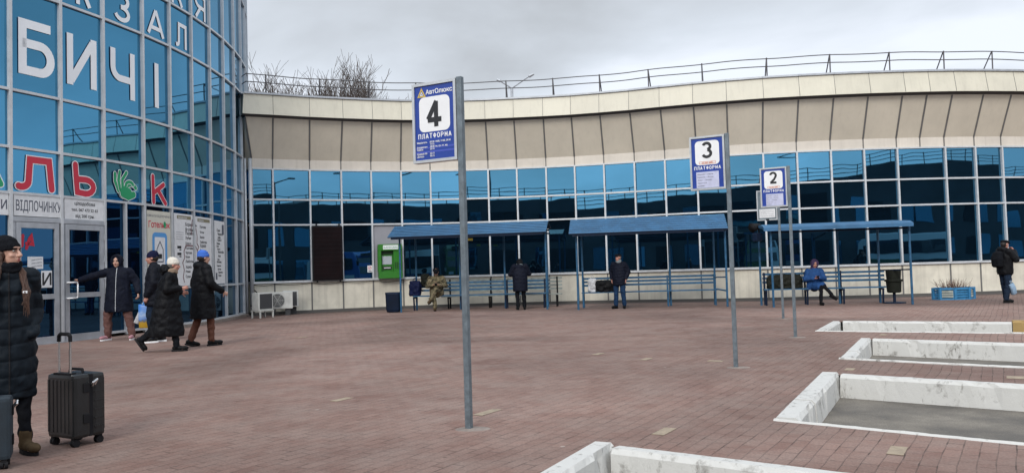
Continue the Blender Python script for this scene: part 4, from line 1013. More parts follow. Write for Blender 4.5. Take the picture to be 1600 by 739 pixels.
# ================================================================== SHELTERS AND BENCHES
def frame2(a, b): d = b - a; return math.atan2(d.y, d.x), d.length
def shelter(a, b, label, L0, L1, ze, zt, dep, backx, style=0, yb=None):
    rz, L = frame2(a, b); t = thing('waiting_shelter', label, 'shelter', a, rz, 'blue metal waiting shelters against the wing')
    def post(x, y, z): m = MB(); m.tube((x, y, 0), (x, y, z), .032, n=10); m.build('post', MT['sh_blue'], t, smooth=False)
    post(0, 0, ze + .05); post(L, 0, ze + .05)
    for x in backx: post(x, dep, zt - (.25 if style == 0 else .12))
    if style == 0:
        n = 7; y0, y1 = -.36, .52
        m = MB(); Q = [Vector((x, y, z)) for x in (L0, L1) for y, z in ((y1, zt + .004), (dep + .12, zt - .20), (dep + .12, zt - .22), (y1, zt - .02))]
        m.add(Q, [(0, 1, 5, 4), (3, 7, 6, 2), (1, 2, 6, 5), (0, 3, 2, 1), (4, 5, 6, 7)], 1)
        for i in range(n):
            f0, f1 = i / n, (i + 1.12) / n
            m.bar((L0, y0 + (y1 - y0) * f0 + .01, ze + (zt - ze) * f0 + .008), (L1, y0 + (y1 - y0) * f0 + .01, ze + (zt - ze) * f0 + .008), .012, .035, 1, up=(0, 0, 1))
            P0 = Vector((0, y0 + (y1 - y0) * f0, ze + (zt - ze) * f0 + .034)); P1 = Vector((0, y0 + (y1 - y0) * min(1, f1), ze + (zt - ze) * min(1, f1) + .006)); X0, X1 = Vector((L0, 0, 0)), Vector((L1, 0, 0))
            e_ = Vector((0, 0, .016)); m.add([P0 + X0, P0 + X1, P1 + X1, P1 + X0, P0 + X0 - e_, P0 + X1 - e_, P1 + X1 - e_, P1 + X0 - e_], [(0, 1, 2, 3), (4, 7, 6, 5), (0, 4, 5, 1), (2, 6, 7, 3), (0, 3, 7, 4), (1, 5, 6, 2)])
        m.build('roof', [MT['sh_roof'], MT['sh_dark']], t)
        m = MB(); m.bar((L0 + .1, -.3, ze - .03), (L1 - .1, -.3, ze - .03), .05, .07); m.bar((0, 0, ze), (L, 0, ze), .05, .08); m.bar((0, dep, zt - .27), (L, dep, zt - .27), .05, .06)
        for x in (0, L / 3, 2 * L / 3, L): m.bar((x, -.33, ze - .03), (x, dep + .1, ze + .02), .04, .05)
        m.build('roof_beam', MT['sh_dark'], t)
    else:
        y0, y1 = -.25, dep + .3
        vs = []
        prof = [(y0, ze), (y0, ze + .10), (y0 + .28, ze + .17), (y1, zt), (y1, zt - .06), (y0 + .3, ze + .08)]
        m = MB(); m.add([(L0, y, z) for y, z in prof] + [(L1, y, z) for y, z in prof], [tuple(range(6)), tuple(range(6, 12))[::-1]] + [(i, 6 + i, 6 + (i + 1) % 6, (i + 1) % 6) for i in range(6)])
        m.build('roof', MT['sh_roof'], t)
        m = MB(); m.bar((0, 0, ze - .03), (L, 0, ze - .03), .05, .05)
        for x in (0, L): m.bar((x, 0, ze - .02), (x, dep, zt - .12), .04, .05)
        m.build('roof_beam', MT['sh_dark'], t)
    return t, rz, L
def bench(a, rz, x0, x1, y, zs, slats, mt, label, legs, legmt=None, seat_d=.36, side=False, dark_leg=True):
    t = thing('bench', label, 'bench', a, rz, 'slatted benches under the shelters')
    for i in range(3): m = MB(); m.box(((x0 + x1) / 2, y - seat_d / 2 + (i - 1) * seat_d / 3, zs - .02), (x1 - x0, seat_d / 3 - .015, .035)); m.build('seat_slat', mt, t)
    for z in slats: m = MB(); m.box(((x0 + x1) / 2, y + .045, z), (x1 - x0, .03, .065)); m.build('back_slat', mt, t)
    for x in legs:
        m = MB(); m.bar((x, y + .02, 0), (x, y + .02, max(slats) + .05), .05, .05); m.bar((x, y + .02, zs - .07), (x, y - seat_d, zs - .07), .05, .05); m.bar((x, y - seat_d + .03, zs - .06), (x, y - seat_d + .08, 0), .045, .045)
        m.build('leg', legmt or mt, t)
    return t
A1, B1 = gp(627, 488), gp(855.5, 483)
s1, rz1, Ls1 = shelter(A1, B1, 'long blue plank roofed shelter over the seated camouflaged man', -.30, Ls1_ if False else (B1 - A1).length + .06, 2.43, 2.83, 1.22, (.2, (B1 - A1).length * .36, (B1 - A1).length * .68, (B1 - A1).length - .1))
A2, B2 = gp(904, 484), gp(1137, 479)
s2, rz2, Ls2 = shelter(A2, B2, 'blue plank roofed shelter between signs 4 and 3', -.2, (B2 - A2).length + .06, 2.30, 2.78, 1.25, (.08, (B2 - A2).length * .64, (B2 - A2).length - .22))
A3, B3 = gp(1209, 480), gp(1426, 475.5)
s3, rz3, Ls3 = shelter(A3, B3, 'flat roofed thin blue shelter over the woman in blue', -.22, (B3 - A3).length + .05, 2.16, 2.42, 1.2, (-.16, (B3 - A3).length * .56, (B3 - A3).length - .5), 1)
bench(A1, rz1, .15, Ls1 - .05, 1.24, .50, (.66, .78, .90), MT['sh_blue'], 'blue slatted bench with the camouflaged man sitting on it', (.18, Ls1 * .36 + .08, Ls1 * .68 + .06, Ls1 - .2), MT['sh_dark'])
bench(A1, rz1, Ls1 * .2, Ls1 + .32, 1.95, .44, (.60, .72, .84, .96), MT['slat_pale'], 'old pale green slatted bench standing behind the first blue one', (Ls1 * .25, Ls1 * .55, Ls1 * .8, Ls1 + .15), MT['dark'])
bench(A2, rz2, .05, Ls2 - .18, 1.27, .50, (.70, .81, .92), MT['sh_blue'], 'blue slatted bench with white and black bags on it', (.10, Ls2 * .62, Ls2 - .24), MT['sh_blue'])
m = MB(); m.bar((Ls2 - .2, 1.2, .50), (Ls2, .02, .47), .05, .04); m.bar((Ls2 - .2, 1.2, .86), (Ls2, .02, .88), .03, .04); m.build('side_rail', MT['sh_blue'], s2)
bench(A3, rz3, -.1, Ls3 - .35, 1.22, .49, (.68, .80, .92), MT['sh_blue'], 'blue slatted bench holding the woman in blue and a dark bag', (-.05, Ls3 * .30, Ls3 * .56 + .05, Ls3 - .5), MT['sh_dark'])
m = MB(); m.bar((Ls3 - .5, 1.2, .95), (Ls3, .03, .97), .03, .04); m.build('side_rail', MT['sh_dark'], s3)
def loc(A, rz, x, y, z=0): return Vector((A.x + x * math.cos(rz) - y * math.sin(rz), A.y + x * math.sin(rz) + y * math.cos(rz), z))
# yellow lamp under the first shelter's eave and horn loudspeaker on the third
t = thing('warning_lamp', 'small yellow box lamp hanging under the first shelter eave beside sign 4', 'lamp', at(733, 374, 25.75)); m = MB(); m.box((.03, 0, .0), (.17, .10, .08)); m.build('housing', MT['yellow'], t, bevel=.01); m = MB(); m.tube((-.07, 0, .01), (-.13, 0, .02), .015); m.build('bracket', MT['galv'], t)
q = loc(A3, rz3, -.30, .9, 2.30); t = thing('loudspeaker', 'dark horn loudspeaker on the left corner of the flat shelter', 'loudspeaker', q)
m = MB(); m.tube((.15, 0, .08), (-.08, -.08, .02), .06, .13, 16); m.tube((-.08, -.08, .02), (-.12, -.1, .01), .13, .15, 16); m.build('horn', MT['dark'], t, smooth=True); m = MB(); m.tube((.1, 0, .08), (.13, .02, -.3), .02); m.build('bracket', MT['dark'], t)
t = thing('loudspeaker_case', 'boxy dark blue lamp under the loudspeaker at the shelter corner', 'lamp', loc(A3, rz3, -.30, .5, 2.02)); m = MB(); m.box((0, 0, 0), (.22, .2, .24), rz=.5); m.build('housing', MT['sh_dark'], t, bevel=.03)

# ================================================================== OBJECTS ALONG THE WALL
def wall_frame(i0, i1, o=0.0):
    a, b = off(i0, o, 0), off(i1, o, 0); x = (b - a).normalized(); return plane_M(a, x, Vector((x.y, -x.x, 0))), (b - a).length
def wall_thing(name, label, cat, M, c, group=None):
    """root on the wall; returns the root and the matrix from wall plane to root space"""
    w_ = M @ Vector(c); t = thing(name, label, cat, w_, 0, group); return t, Matrix.Translation(-w_) @ M
M, w = wall_frame(4, 5, .07)
t, Q = wall_thing('departure_board', 'tall switched off dark electronic departure board on the wall', 'display board', M, (w / 2, Z0, 0))
m = MB(); slab(m, w - .04, 1.90, .12, Q, .02, 1.09, 0); m.build('casing', MT['dark'], t)
m = MB(); slab(m, w - .12, 1.82, .006, Q, .06, 1.13, .121); m.build('display', MT['led'], t)
m = MB()
for i in range(12): slab(m, w - .16, .008, .003, Q, .08, 1.2 + i * .145, .128)
m.build('display_row', MT['dark'], t)
for x in (.15, w - .15): m = MB(); slab(m, .05, .12, .06, Q, x, 2.97, .03); m.build('bracket', MT['dark'], t); m = MB(); slab(m, .05, .08, .06, Q, x, 1.03, .05); m.build('bracket', MT['dark'], t)
M, w = wall_frame(7, 8, .045)
M0, w0 = wall_frame(6, 7, .03)
t, Q = wall_thing('cash_machine', 'bright green cash machine set in a grey wall panel', 'cash machine', M0, (w0 * .4, 1.10, 0))
x0 = .17; W_ = .84
m = MB(); slab(m, W_, .22, .24, Q, x0, 2.10); slab(m, W_, .24, .30, Q, x0, 1.10); slab(m, .10, .76, .24, Q, x0, 1.34); slab(m, .30, .76, .20, Q, x0 + W_ - .30, 1.34); slab(m, W_ - .4, .76, .08, Q, x0 + .10, 1.34); m.build('casing', MT['atm'], t, bevel=.012)
m = MB(); slab(m, W_ - .3, .15, .004, Q, x0 + .17, 2.135, .241); q = m.build('light_panel', MT['white'], t); put_text('БАНКОМАТ', .10, MT['green_film'], q, Q @ Matrix.Translation((x0 + .19, 2.17, .247)))
m = MB(); slab(m, W_ - .42, .14, .004, Q, x0 + .11, 1.94, .082); m.build('hood', MT['atm_dark'], t)
m = MB(); slab(m, .34, .30, .012, Q, x0 + .15, 1.60, .082); m.build('screen', MT['screen'], t)
m = MB(); slab(m, .30, .10, .02, Q, x0 + .17, 1.43, .10); m.build('slot', MT['black'], t); m = MB(); slab(m, .24, .03, .02, Q, x0 + .2, 1.46, .122); m.build('slot', MT['paper'], t)
m = MB()
for a in range(3):
    for b in range(4): slab(m, .045, .04, .012, Q, x0 + W_ - .26 + a * .07, 1.45 + b * .06, .201)
m.build('keypad', MT['atm_dark'], t)
t, Q = wall_thing('warning_sticker', 'small white square no smoking sticker on the dark pane', 'sticker', M0, (-.12, 1.40, 0))
m = MB(); slab(m, .17, .24, .004, Q, -.20, 1.34, -.02); q = m.build('plate', MT['white'], t)
m = MB(); stroke_mesh(m, [arc(-.115, 1.49, .055, .055, 0, 360, 16), [(-.15, 1.45), (-.08, 1.53)]], .014, Q, lift=-.014); m.build('symbol', MT['red_letter'], q)
m = MB(); slab(m, .12, .03, .001, Q, -.175, 1.365, -.015); m.build('caption', MT['ink'], q)
def ac_unit(p, rz, label, w=.80, h=.55, d=.30, fan=True, stand=0.0, cat='air conditioner'):
    t = thing('air_conditioner', label, cat, p, rz, 'outdoor cooling units at the foot of the wing'); z0 = stand
    m = MB(); m.box((0, 0, z0 + h / 2), (w, d, h)); m.build('casing', MT['acwhite'], t, bevel=.02)
    if fan:
        m = MB(); m.tube((-.12, -d / 2 - .001, z0 + h / 2), (-.12, -d / 2 - .012, z0 + h / 2), .225, n=28); g = m.build('fan_grille', MT['acgrille'], t)
        m = MB()
        for r_ in (.06, .11, .16, .21): m.path([(-.12 + r_ * math.cos(a * math.pi / 10), -d / 2 - .018, z0 + h / 2 + r_ * math.sin(a * math.pi / 10)) for a in range(21)], .005, 5)
        for a in range(6): m.tube((-.12, -d / 2 - .018, z0 + h / 2), (-.12 + .22 * math.cos(a * math.pi / 3), -d / 2 - .018, z0 + h / 2 + .22 * math.sin(a * math.pi / 3)), .006, n=5)
        m.build('wire_guard', MT['acwhite'], g)
        m = MB(); m.box((.27, -d / 2 - .004, z0 + h * .6), (.16, .01, .2)); m.build('side_panel', MT['acwhite'], t)
    else:
        m = MB(); m.box((0, -d / 2 - .004, z0 + h / 2), (w - .10, .01, h - .08)); g = m.build('grille', MT['acgrille'], t)
    return t
p = gp(410.5, 496); t = ac_unit(p, R(62), 'air conditioner raised on a white metal stand, dark grille towards the round hall', stand=.24, fan=False, w=.62)
m = MB()
for x in (-.27, .27):
    for y in (-.17, .17): m.box((x, y, .11), (.04, .04, .22))
    m.box((x, 0, .225), (.05, .40, .03))
m.box((0, -.17, .228), (.56, .04, .03)); m.box((0, .17, .228), (.56, .04, .03)); m.build('stand', MT['acwhite'], t)
p = at(440, 480, 26.6); p.z = .22; t = ac_unit(p, R(14), 'air conditioner with a round fan guard, middle of the three by the wall', w=.72)
m = MB(); m.box((.2, .02, -.11), (.16, .2, .22)); m.box((-.25, .02, -.11), (.06, .3, .22)); m.build('stand', MT['acgrille'], t)
p = at(454, 480, 27.15); p.z = .25; t = ac_unit(p, R(20), 'air conditioner half hidden at the right of the three', fan=False, w=.5)
m = MB(); m.box((.05, .1, -.12), (.3, .06, .25)); m.build('stand', MT['acgrille'], t)
t = thing('cable_coil', 'loop of dark hose hanging beside the drainpipe', 'hose', at(397, 470, 26.2)); m = MB(); m.path([Vector((.02 + .14 * math.sin(a * .35), -.02, .35 - a * .045)) for a in range(13)], .02, 6); m.build('hose', MT['dark'], t)

p = gp(615, 488); t = thing('litter_bin', 'dark blue square litter bin left of the first shelter', 'litter bin', p)
m = MB(); m.loft([((0, 0, .02), .20, .17), ((0, 0, .10), .23, .19), ((0, 0, .62), .245, .20)], 24, .45); m.build('bin_body', MT['navybin'], t, smooth=False)
m = MB(); m.loft([((0, 0, .60), .255, .21), ((0, 0, .655), .25, .205), ((0, 0, .66), .20, .16)], 24, .45); m.build('rim', MT['sh_dark'], t)
p = gp(1398, 473.5); t = thing('litter_bin', 'dark urn shaped litter bin in front of the bench end at the right', 'litter bin', p)
m = MB(); m.loft([((0, 0, .30), .15, .15), ((0, 0, .32), .19, .19), ((0, 0, .62), .21, .21), ((0, 0, .63), .25, .25), ((0, 0, .68), .25, .25), ((0, 0, .69), .19, .19), ((0, 0, .95), .21, .21)], 20); m.build('bin_body', MT['bag_olive'], t)
m = MB(); m.tube((0, 0, .02), (0, 0, .31), .04); m.tube((0, 0, 0), (0, 0, .03), .3, n=20); m.build('foot', MT['sh_dark'], t)

# planter
p = gp(1499, 468); p.y += .3; t = thing('planter', 'bright blue octagonal wooden planter with pale slatted sides', 'planter', p, R(10))
m = MB(); r0 = .62
def octp(r, i): a = R(22.5 + 45 * i); return Vector((r * math.cos(a), r * .62 * math.sin(a), 0))
for i in range(8):
    a, b = octp(r0, i), octp(r0, i + 1); m.bar(a + Vector((0, 0, .0)), a + Vector((0, 0, .36)), .07, .07)
    for z in (.02, .33): m.bar(a + Vector((0, 0, z)), b + Vector((0, 0, z)), .05, .06)
m.build('frame', MT['plantblue'], t)
for i in range(8):
    a, b = octp(r0 - .02, i), octp(r0 - .02, i + 1)
    for z in (.10, .175, .25): m = MB(); m.bar(a + Vector((0, 0, z)), b + Vector((0, 0, z)), .02, .06); m.build('side_slat', MT['slat_pale'] if i % 2 == 0 else MT['plantblue'], t)
m = MB(); m.add([octp(r0 - .05, i) + Vector((0, 0, .30)) for i in range(8)], [tuple(range(8))]); m.build('soil', MT['soil'], t)
rnd = random.Random(11); t2 = thing('dry_shrub', 'dry brown twiggy plant growing in the blue planter', 'plant', p + Vector((0, 0, .3))); m = MB()
for i in range(90):
    x, y = rnd.gauss(0, .17), rnd.gauss(0, .08); h = rnd.uniform(.12, .34); q = Vector((x, y, 0)); d = Vector((x * .4 + rnd.gauss(0, .06), rnd.gauss(0, .05), h)); mid = q + d * .5 + Vector((rnd.gauss(0, .02), rnd.gauss(0, .02), 0)); m.tube(q, mid, .007, .005, 4); m.tube(mid, q + d, .005, .002, 4)
    for k in range(2):
        s_ = q + d * rnd.uniform(.4, .9); e_ = Vector((rnd.gauss(0, .03), rnd.gauss(0, .03), rnd.uniform(0, .04))); m.quad(s_, s_ + Vector((.012, 0, .005)), s_ + e_ + Vector((.008, .01, 0)), s_ + e_)
m.build('twigs', MT['dryplant'], t2)

# ================================================================== BARE TREES AND LAMP BEHIND THE WING
def bare_tree(px, ytop, Y, label, seed, spread=.5, n0=5):
    r_ = random.Random(seed); base = at(px, hor(px), Y); base.z = 0; top = at(px, ytop, Y).z
    t = thing('bare_tree', label, 'tree', base, 0, 'leafless trees behind the wing'); tr, cr = MB(), MB()
    tr.tube((0, 0, 0), (0, 0, top * .42), .18, .13, 8, cap=False)
    def grow(p, d, L, r, k):
        q = p; dd = d
        for s_ in range(3):
            nd = (dd + Vector((r_.gauss(0, .10), r_.gauss(0, .10), .05))).normalized(); e_ = q + nd * (L / 3)
            cr.tube(q, e_, max(.011, r * (1 - s_ * .2)), max(.009, r * (.8 - s_ * .2)), 5 if k > 2 else 3, cap=False)
            if k > 0:
                for _ in range(2 if k > 2 else 3):
                    a = Vector((r_.gauss(0, spread), r_.gauss(0, spread), r_.uniform(-.05, .5))); grow(e_, (nd + a).normalized(), L * r_.uniform(.45, .68), r * .55, k - 1)
            q = e_; dd = nd
    for i in range(n0):
        a = 2 * math.pi * i / n0 + r_.random(); grow(Vector((0, 0, top * r_.uniform(.3, .42))), Vector((math.cos(a) * .30, math.sin(a) * .14, 1)).normalized(), top * r_.uniform(.34, .50), .045, 3)
    mx_ = max(v[2] for v in cr.v); z0 = top * .3; f = (top - z0) / (mx_ - z0); cr.v = [(x, y, z0 + (z - z0) * f if z > z0 else z) for x, y, z in cr.v]
    tr.build('trunk', MT['bark'], t, smooth=True); cr.build('crown', MT['bark'], t)
bare_tree(425, 102, 44, 'thin bare tree closest to the round hall', 1, .30, 8)
bare_tree(462, 100, 47, 'bare tree between the first and the tallest one', 6, .32, 9)
bare_tree(498, 93, 46, 'tallest bare tree above the cream parapet', 2, .30, 13)
bare_tree(555, 104, 50, 'bare tree right of the tallest one', 3, .32, 9)
bare_tree(592, 118, 52, 'lowest bare tree nearest the large blue sign', 4, .36, 7)
b = at(808, hor(808), 52); b.z = 0; t = thing('street_lamp', 'distant grey street lamp with two raised arms above the roof', 'street lamp', b)
zt_ = at(808, 138, 52).z; m = MB(); m.tube((0, 0, 0), (0, 0, zt_), .10, .09, 8); m.build('pole', MT['alu'], t)
for (dx_, dz_) in ((1.15, .75), (-.75, .5)):
    m = MB(); m.tube((0, 0, zt_), (dx_, 0, zt_ + dz_), .05, n=6); m.tube((dx_, 0, zt_ + dz_), (dx_ * 1.28, 0, zt_ + dz_ * 1.2), .11, .07, 8); m.build('lamp_arm', MT['alu'], t)

# ================================================================== PEOPLE
def remeshed(mb, name, voxel, smooth=2, disp=None):
    me = mb.mesh(name, []); o = bpy.data.objects.new(name, me); COL.objects.link(o)
    r = o.modifiers.new('r', 'REMESH'); r.mode = 'VOXEL'; r.voxel_size = voxel; r.use_smooth_shade = True
    if smooth: q = o.modifiers.new('s', 'SMOOTH'); q.factor = .5; q.iterations = smooth
    bpy.context.view_layer.update(); dg = bpy.context.evaluated_depsgraph_get()
    out = bpy.data.meshes.new_from_object(o.evaluated_get(dg)); bpy.data.objects.remove(o); bpy.data.meshes.remove(me)
    if disp:
        ns = [v.normal.copy() for v in out.vertices]
        for v, n in zip(out.vertices, ns): v.co += n * disp(v.co)
    for p_ in out.polygons: p_.use_smooth = True
    out.update(); return out
def folds(amp=.008, sc=9, stretch=.5):
    return lambda c: amp * .35 * (1 - abs(noise.noise(Vector((c.x * sc * 1.3 + c.z * 4, c.y * sc * 1.3, c.z * sc * .9)))) * 2.2) + amp * noise.noise(Vector((c.x * sc, c.y * sc, c.z * sc * stretch))) + amp * .5 * noise.noise(Vector((c.x * sc * 2.7, c.y * sc * 2.7, c.z * sc * 1.6)))
def quilt(pitch=.085, amp=.014, z0=0, f=.009, pw=.7):
    amp *= .62
    fo = folds(f, 11, 1.2)
    return lambda c: amp * (abs(math.sin(math.pi * (c.z - z0 + .012 * math.sin(c.x * 9 + c.y * 7)) / pitch)) ** pw - .7) + fo(c)

def hand_prims(mb, wrist, d, nrm, side, curl=.5, sc=1.0):
    """palm, four fingers of different length, thumb; d = direction of the hand, nrm = palm side"""
    wrist = Vector(wrist); d = Vector(d).normalized(); nrm = Vector(nrm); nrm = (nrm - d * nrm.dot(d)).normalized(); sd = d.cross(nrm).normalized() * side
    pc = wrist + d * .045 * sc; mb.cap(wrist, pc + d * .03 * sc, .026 * sc, .036 * sc, 10, (nrm, .5))
    for i, (o, l) in enumerate(((-.030, .068), (-.010, .078), (.011, .073), (.030, .056))):
        b = wrist + d * .080 * sc + sd * o * sc; dd = d
        r_ = .0092 * sc
        for s_ in range(3):
            dd = (dd + nrm * curl * (.6 + .25 * s_)).normalized(); e_ = b + dd * l * sc * (.42, .33, .27)[s_]; mb.cap(b, e_, r_, r_ * .92, 8); b = e_; r_ *= .92
    b = wrist + d * .03 * sc - sd * .026 * sc; dd = (d * .6 - sd * .75 + nrm * .25).normalized(); e_ = b + dd * .042 * sc; mb.cap(b, e_, .014 * sc, .011 * sc, 8)
    dd = (dd + d * .6 + nrm * curl * .6).normalized(); mb.cap(e_, e_ + dd * .032 * sc, .011 * sc, .009 * sc, 8)

BASE = dict(pelvis=(0, 0, .95), chest=(0, 0, 1.27), neck=(0, .0, 1.46), head=(0, .02, 1.625), shL=(-.18, 0, 1.42), shR=(.18, 0, 1.42), elL=(-.25, -.02, 1.14), elR=(.25, -.02, 1.14),
            wrL=(-.25, .05, .90), wrR=(.25, .05, .90), hdL=(0, .1, -1), hdR=(0, .1, -1), nmL=(1, 0, 0), nmR=(-1, 0, 0), hpL=(-.095, 0, .93), hpR=(.095, 0, .93), knL=(-.10, .02, .50), knR=(.10, .02, .50),
            anL=(-.11, 0, .085), anR=(.11, 0, .085), toL=(-.15, 1, -.03), toR=(.15, 1, -.03))
def person(label, at_, rz, s=1.0, j={}, hyaw=0, hpitch=0, curl=.5, vox=.010, group=None, skin='skin', coat=None, trousers='jeans', shoes='black_boot', hat=None, hair='hair_dark', hair_len=0, extra=None, soles=None, boot=0, sleeve=.066, leg=.078):
    J = {k: Vector(v) for k, v in BASE.items()}; J.update({k: Vector(v) for k, v in j.items()})
    t = thing('person', label, 'person', at_, rz, group); t.scale = (s, s, s)
    Hm = Matrix.Translation(J['head']) @ Matrix.Rotation(R(hyaw), 4, 'Z') @ Matrix.Rotation(-R(hpitch), 4, 'X')
    H = lambda x, y, z: Hm @ Vector((x, y, z)); H3 = Hm.to_3x3()
    # ---- body, one continuous surface
    b = MB()
    b.ell(H(0, -.012, .028), (.075, .094, .092), nu=20, nv=14, M=H3); b.ell(H(0, .030, -.040), (.056, .060, .072), nu=16, nv=12, M=H3); b.ell(H(0, .062, -.088), (.027, .025, .022), nu=12, nv=8, M=H3)
    b.cap(H(0, .086, .018), H(0, .108, -.022), .009, .0145, 10); b.ell(H(0, .083, .040), (.045, .012, .012), M=H3)
    for sx in (-1, 1):
        b.ell(H(sx * .035, .060, -.022), (.024, .024, .020), M=H3); b.ell(H(sx * .077, -.008, -.004), (.010, .020, .031), M=H3)
        b.ell(H(sx * .012, .100, -.026), (.009, .010, .008), M=H3)
    b.ell(H(0, .087, -.050), (.022, .012, .007), M=H3); b.ell(H(0, .085, -.063), (.019, .011, .007), M=H3)
    b.cap(J['neck'] - Vector((0, 0, .03)), H(0, -.02, -.06), .056, .052, 12)
    b.cap(J['pelvis'], J['chest'], .125, .125, 14, ((0, 1, 0), .75)); b.cap(J['chest'], J['neck'] - Vector((0, 0, .07)), .125, .06, 14)
    for S in 'LR':
        b.cap(J['neck'] - Vector((0, 0, .05)), J['sh' + S], .05, .05); b.cap(J['sh' + S], J['el' + S], .05, .038); b.cap(J['el' + S], J['wr' + S], .038, .026)
        hand_prims(b, J['wr' + S], J['hd' + S], J['nm' + S], -1 if S == 'L' else 1, curl)
        b.cap(J['pelvis'], J['hp' + S], .1, .09); b.cap(J['hp' + S], J['kn' + S], .070, .044); b.cap(J['kn' + S], J['an' + S], .044, .032)
        d = J['to' + S].normalized(); b.cap(J['an' + S] - Vector((0, 0, .02)), J['an' + S] + d * .13 - Vector((0, 0, .045)), .036, .026)
    me = remeshed(b, 'body', vox, 2); me.materials.append(MT[skin]); body = link('body', me, t)
    for sx in (-1, 1):
        m = MB(); m.ell(H(sx * .031, .0765, .014), (.0125, .009, .0065), nu=10, nv=8, M=H3); e_ = m.build('eye', MT['eye'], t, smooth=True)
        m = MB(); m.ell(H(sx * .031, .0845, .014), (.006, .0035, .006), nu=8, nv=6, M=H3); m.build('iris', MT['iris'], e_, smooth=True)
        m = MB(); m.path([H(sx * (.014 + .010 * i), .093 - .0035 * i * i * .5, .036 + .003 * math.sin(i * 1.2)) for i in range(4)], .0035, 5); m.build('eyebrow', MT[hair], t)
    m = MB(); m.ell(H(0, .0945, -.051), (.019, .006, .0045), nu=10, nv=6, M=H3); m.ell(H(0, .0925, -.0615), (.017, .006, .0055), nu=10, nv=6, M=H3); m.build('lips', MT['lips'], t, smooth=True)
    # ---- trousers
    if trousers:
        m = MB(); m.cap(J['pelvis'] + Vector((0, 0, .03)), J['pelvis'] - Vector((0, 0, .06)), .135, .13, 14, ((0, 1, 0), .85))
        for S in 'LR':
            m.cap(J['hp' + S], J['kn' + S], leg + .018, leg - .008); a = J['an' + S]; k = J['kn' + S]; m.cap(k, a + (k - a).normalized() * .03, leg - .010, leg - .022)
        me = remeshed(m, 'trousers', .012, 2, folds(.013, 10, 1.4)); me.materials.append(MT[trousers]); link('trousers', me, t)
    # ---- shoes
    for S in 'LR':
        a = J['an' + S]; d = J['to' + S].normalized(); up = (Vector((0, 0, 1)) - d * d.z).normalized(); sd = d.cross(up)
        T = Matrix((sd, d, up)).transposed()
        m = MB(); o = a - up * .022
        m.ell(o + d * .135, (.045, .072, .040), nu=14, nv=8, M=T); m.ell(o + d * .05, (.041, .085, .045), nu=14, nv=8, M=T); m.ell(o - d * .035, (.037, .045, .045), nu=14, nv=8, M=T); m.cap(a - up * .01, a + (J['kn' + S] - a).normalized() * (.03 + boot), .045, .050 if boot else .042, 12)
        me = remeshed(m, 'shoe', .009, 2)
        for v in me.vertices:
            h = (v.co - a).dot(up)
            if h < -.062: v.co += up * (-.062 - h)
        me.materials.append(MT[shoes]); sh = link('shoe', me, t)
        m = MB(); n_ = 16; P_ = []
        for i in range(n_):
            an = 2 * math.pi * i / n_; yy = math.cos(an); P_.append((math.sin(an) * (.041 if yy > 0 else .034), .052 + yy * .140))
        lo = [a - up * .085 + sd * x + d * y for x, y in P_]; hi = [a - up * .052 + sd * x + d * y for x, y in P_]
        m.add(lo + hi, [tuple(range(n_)), tuple(range(n_, 2 * n_))[::-1]] + [(i, (i + 1) % n_, n_ + (i + 1) % n_, n_ + i) for i in range(n_)]); m.build('sole', MT[soles or 'dark'], sh)
    # ---- coat: rings from hem to collar, sleeves, optional hood
    if coat:
        m = MB(); m.loft([(Vector(c), rx, ry) for c, rx, ry in coat['rings']], 32)
        lap = coat.get('lap')
        for S in 'LR':
            shp = J['sh' + S] + Vector((0, 0, -.02)); m.cap(J['neck'] - Vector((0, 0, .05)), shp, .075, .080)
            if lap: m.cap(J['hp' + S], J['hp' + S].lerp(J['kn' + S], lap), .125, .105)
        for S in 'LR':
            shp = J['sh' + S] + Vector((0, 0, -.02)); w_ = J['wr' + S]; e_ = J['el' + S]; m.cap(shp, e_, sleeve + .014, sleeve); m.cap(e_, w_ + (w_ - e_).normalized() * coat.get('cuff', -.03), sleeve, sleeve - .018)
        if coat.get('collar', True): m.cap(J['neck'] + Vector((0, -.01, -.03)), J['neck'] + Vector((0, 0, .035)), .085, .070, 14)
        if coat.get('backhood'): q = J['neck'] + Vector((0, -.07, .0)); m.ell(q, (.13, .09, .085), nu=16, nv=10)
        me = remeshed(m, 'coat', coat.get('vox', .014), 3, coat.get('disp') or folds(.014, 9, .6)); me.materials.append(MT[coat['mat']]); ct = link('coat', me, t)
        if coat.get('zip'):
            ev = {};
            m = MB(); pts = []
            from mathutils.bvhtree import BVHTree
            bv = BVHTree.FromPolygons([v.co for v in me.vertices], [p_.vertices[:] for p_ in me.polygons])
            z = coat['rings'][0][0][2] + .02
            while z < J['neck'].z + .02:
                h, *_ = bv.ray_cast(Vector((coat['zip'][1], 1, z)), Vector((0, -1, 0)))
                if h: pts.append(h + Vector((0, .002, 0)))
                z += .03
            for a, b2 in zip(pts, pts[1:]): m.tube(a, b2, .006, n=6)
            if m.v: m.build('zip', MT[coat['zip'][0]], ct)
    # ---- head wear and hair
    hk = hat[0] if hat else None
    if hk == 'beanie':
        m = MB(); m.loft([(Vector((0, -.010, .020)), .083, .102), (Vector((0, -.012, .06)), .085, .104), (Vector((0, -.016, .10)), .076, .094), (Vector((0, -.022, .132)), .050, .066), (Vector((0, -.026, .150)), .018, .026)], 28)
        m.loft([(Vector((0, -.010, .010)), .083, .101), (Vector((0, -.010, .018)), .089, .107), (Vector((0, -.010, .052)), .090, .109), (Vector((0, -.010, .060)), .084, .103)], 28)
        m.v = [tuple(Hm @ Matrix.Rotation(R(9), 4, 'X') @ Vector(v)) for v in m.v]
        me = remeshed(m, 'hat', .007, 2, lambda c: .002 * math.sin(math.atan2(c.y - J['head'].y, c.x - J['head'].x) * 60)); me.materials.append(MT[hat[1]]); link('hat', me, t)
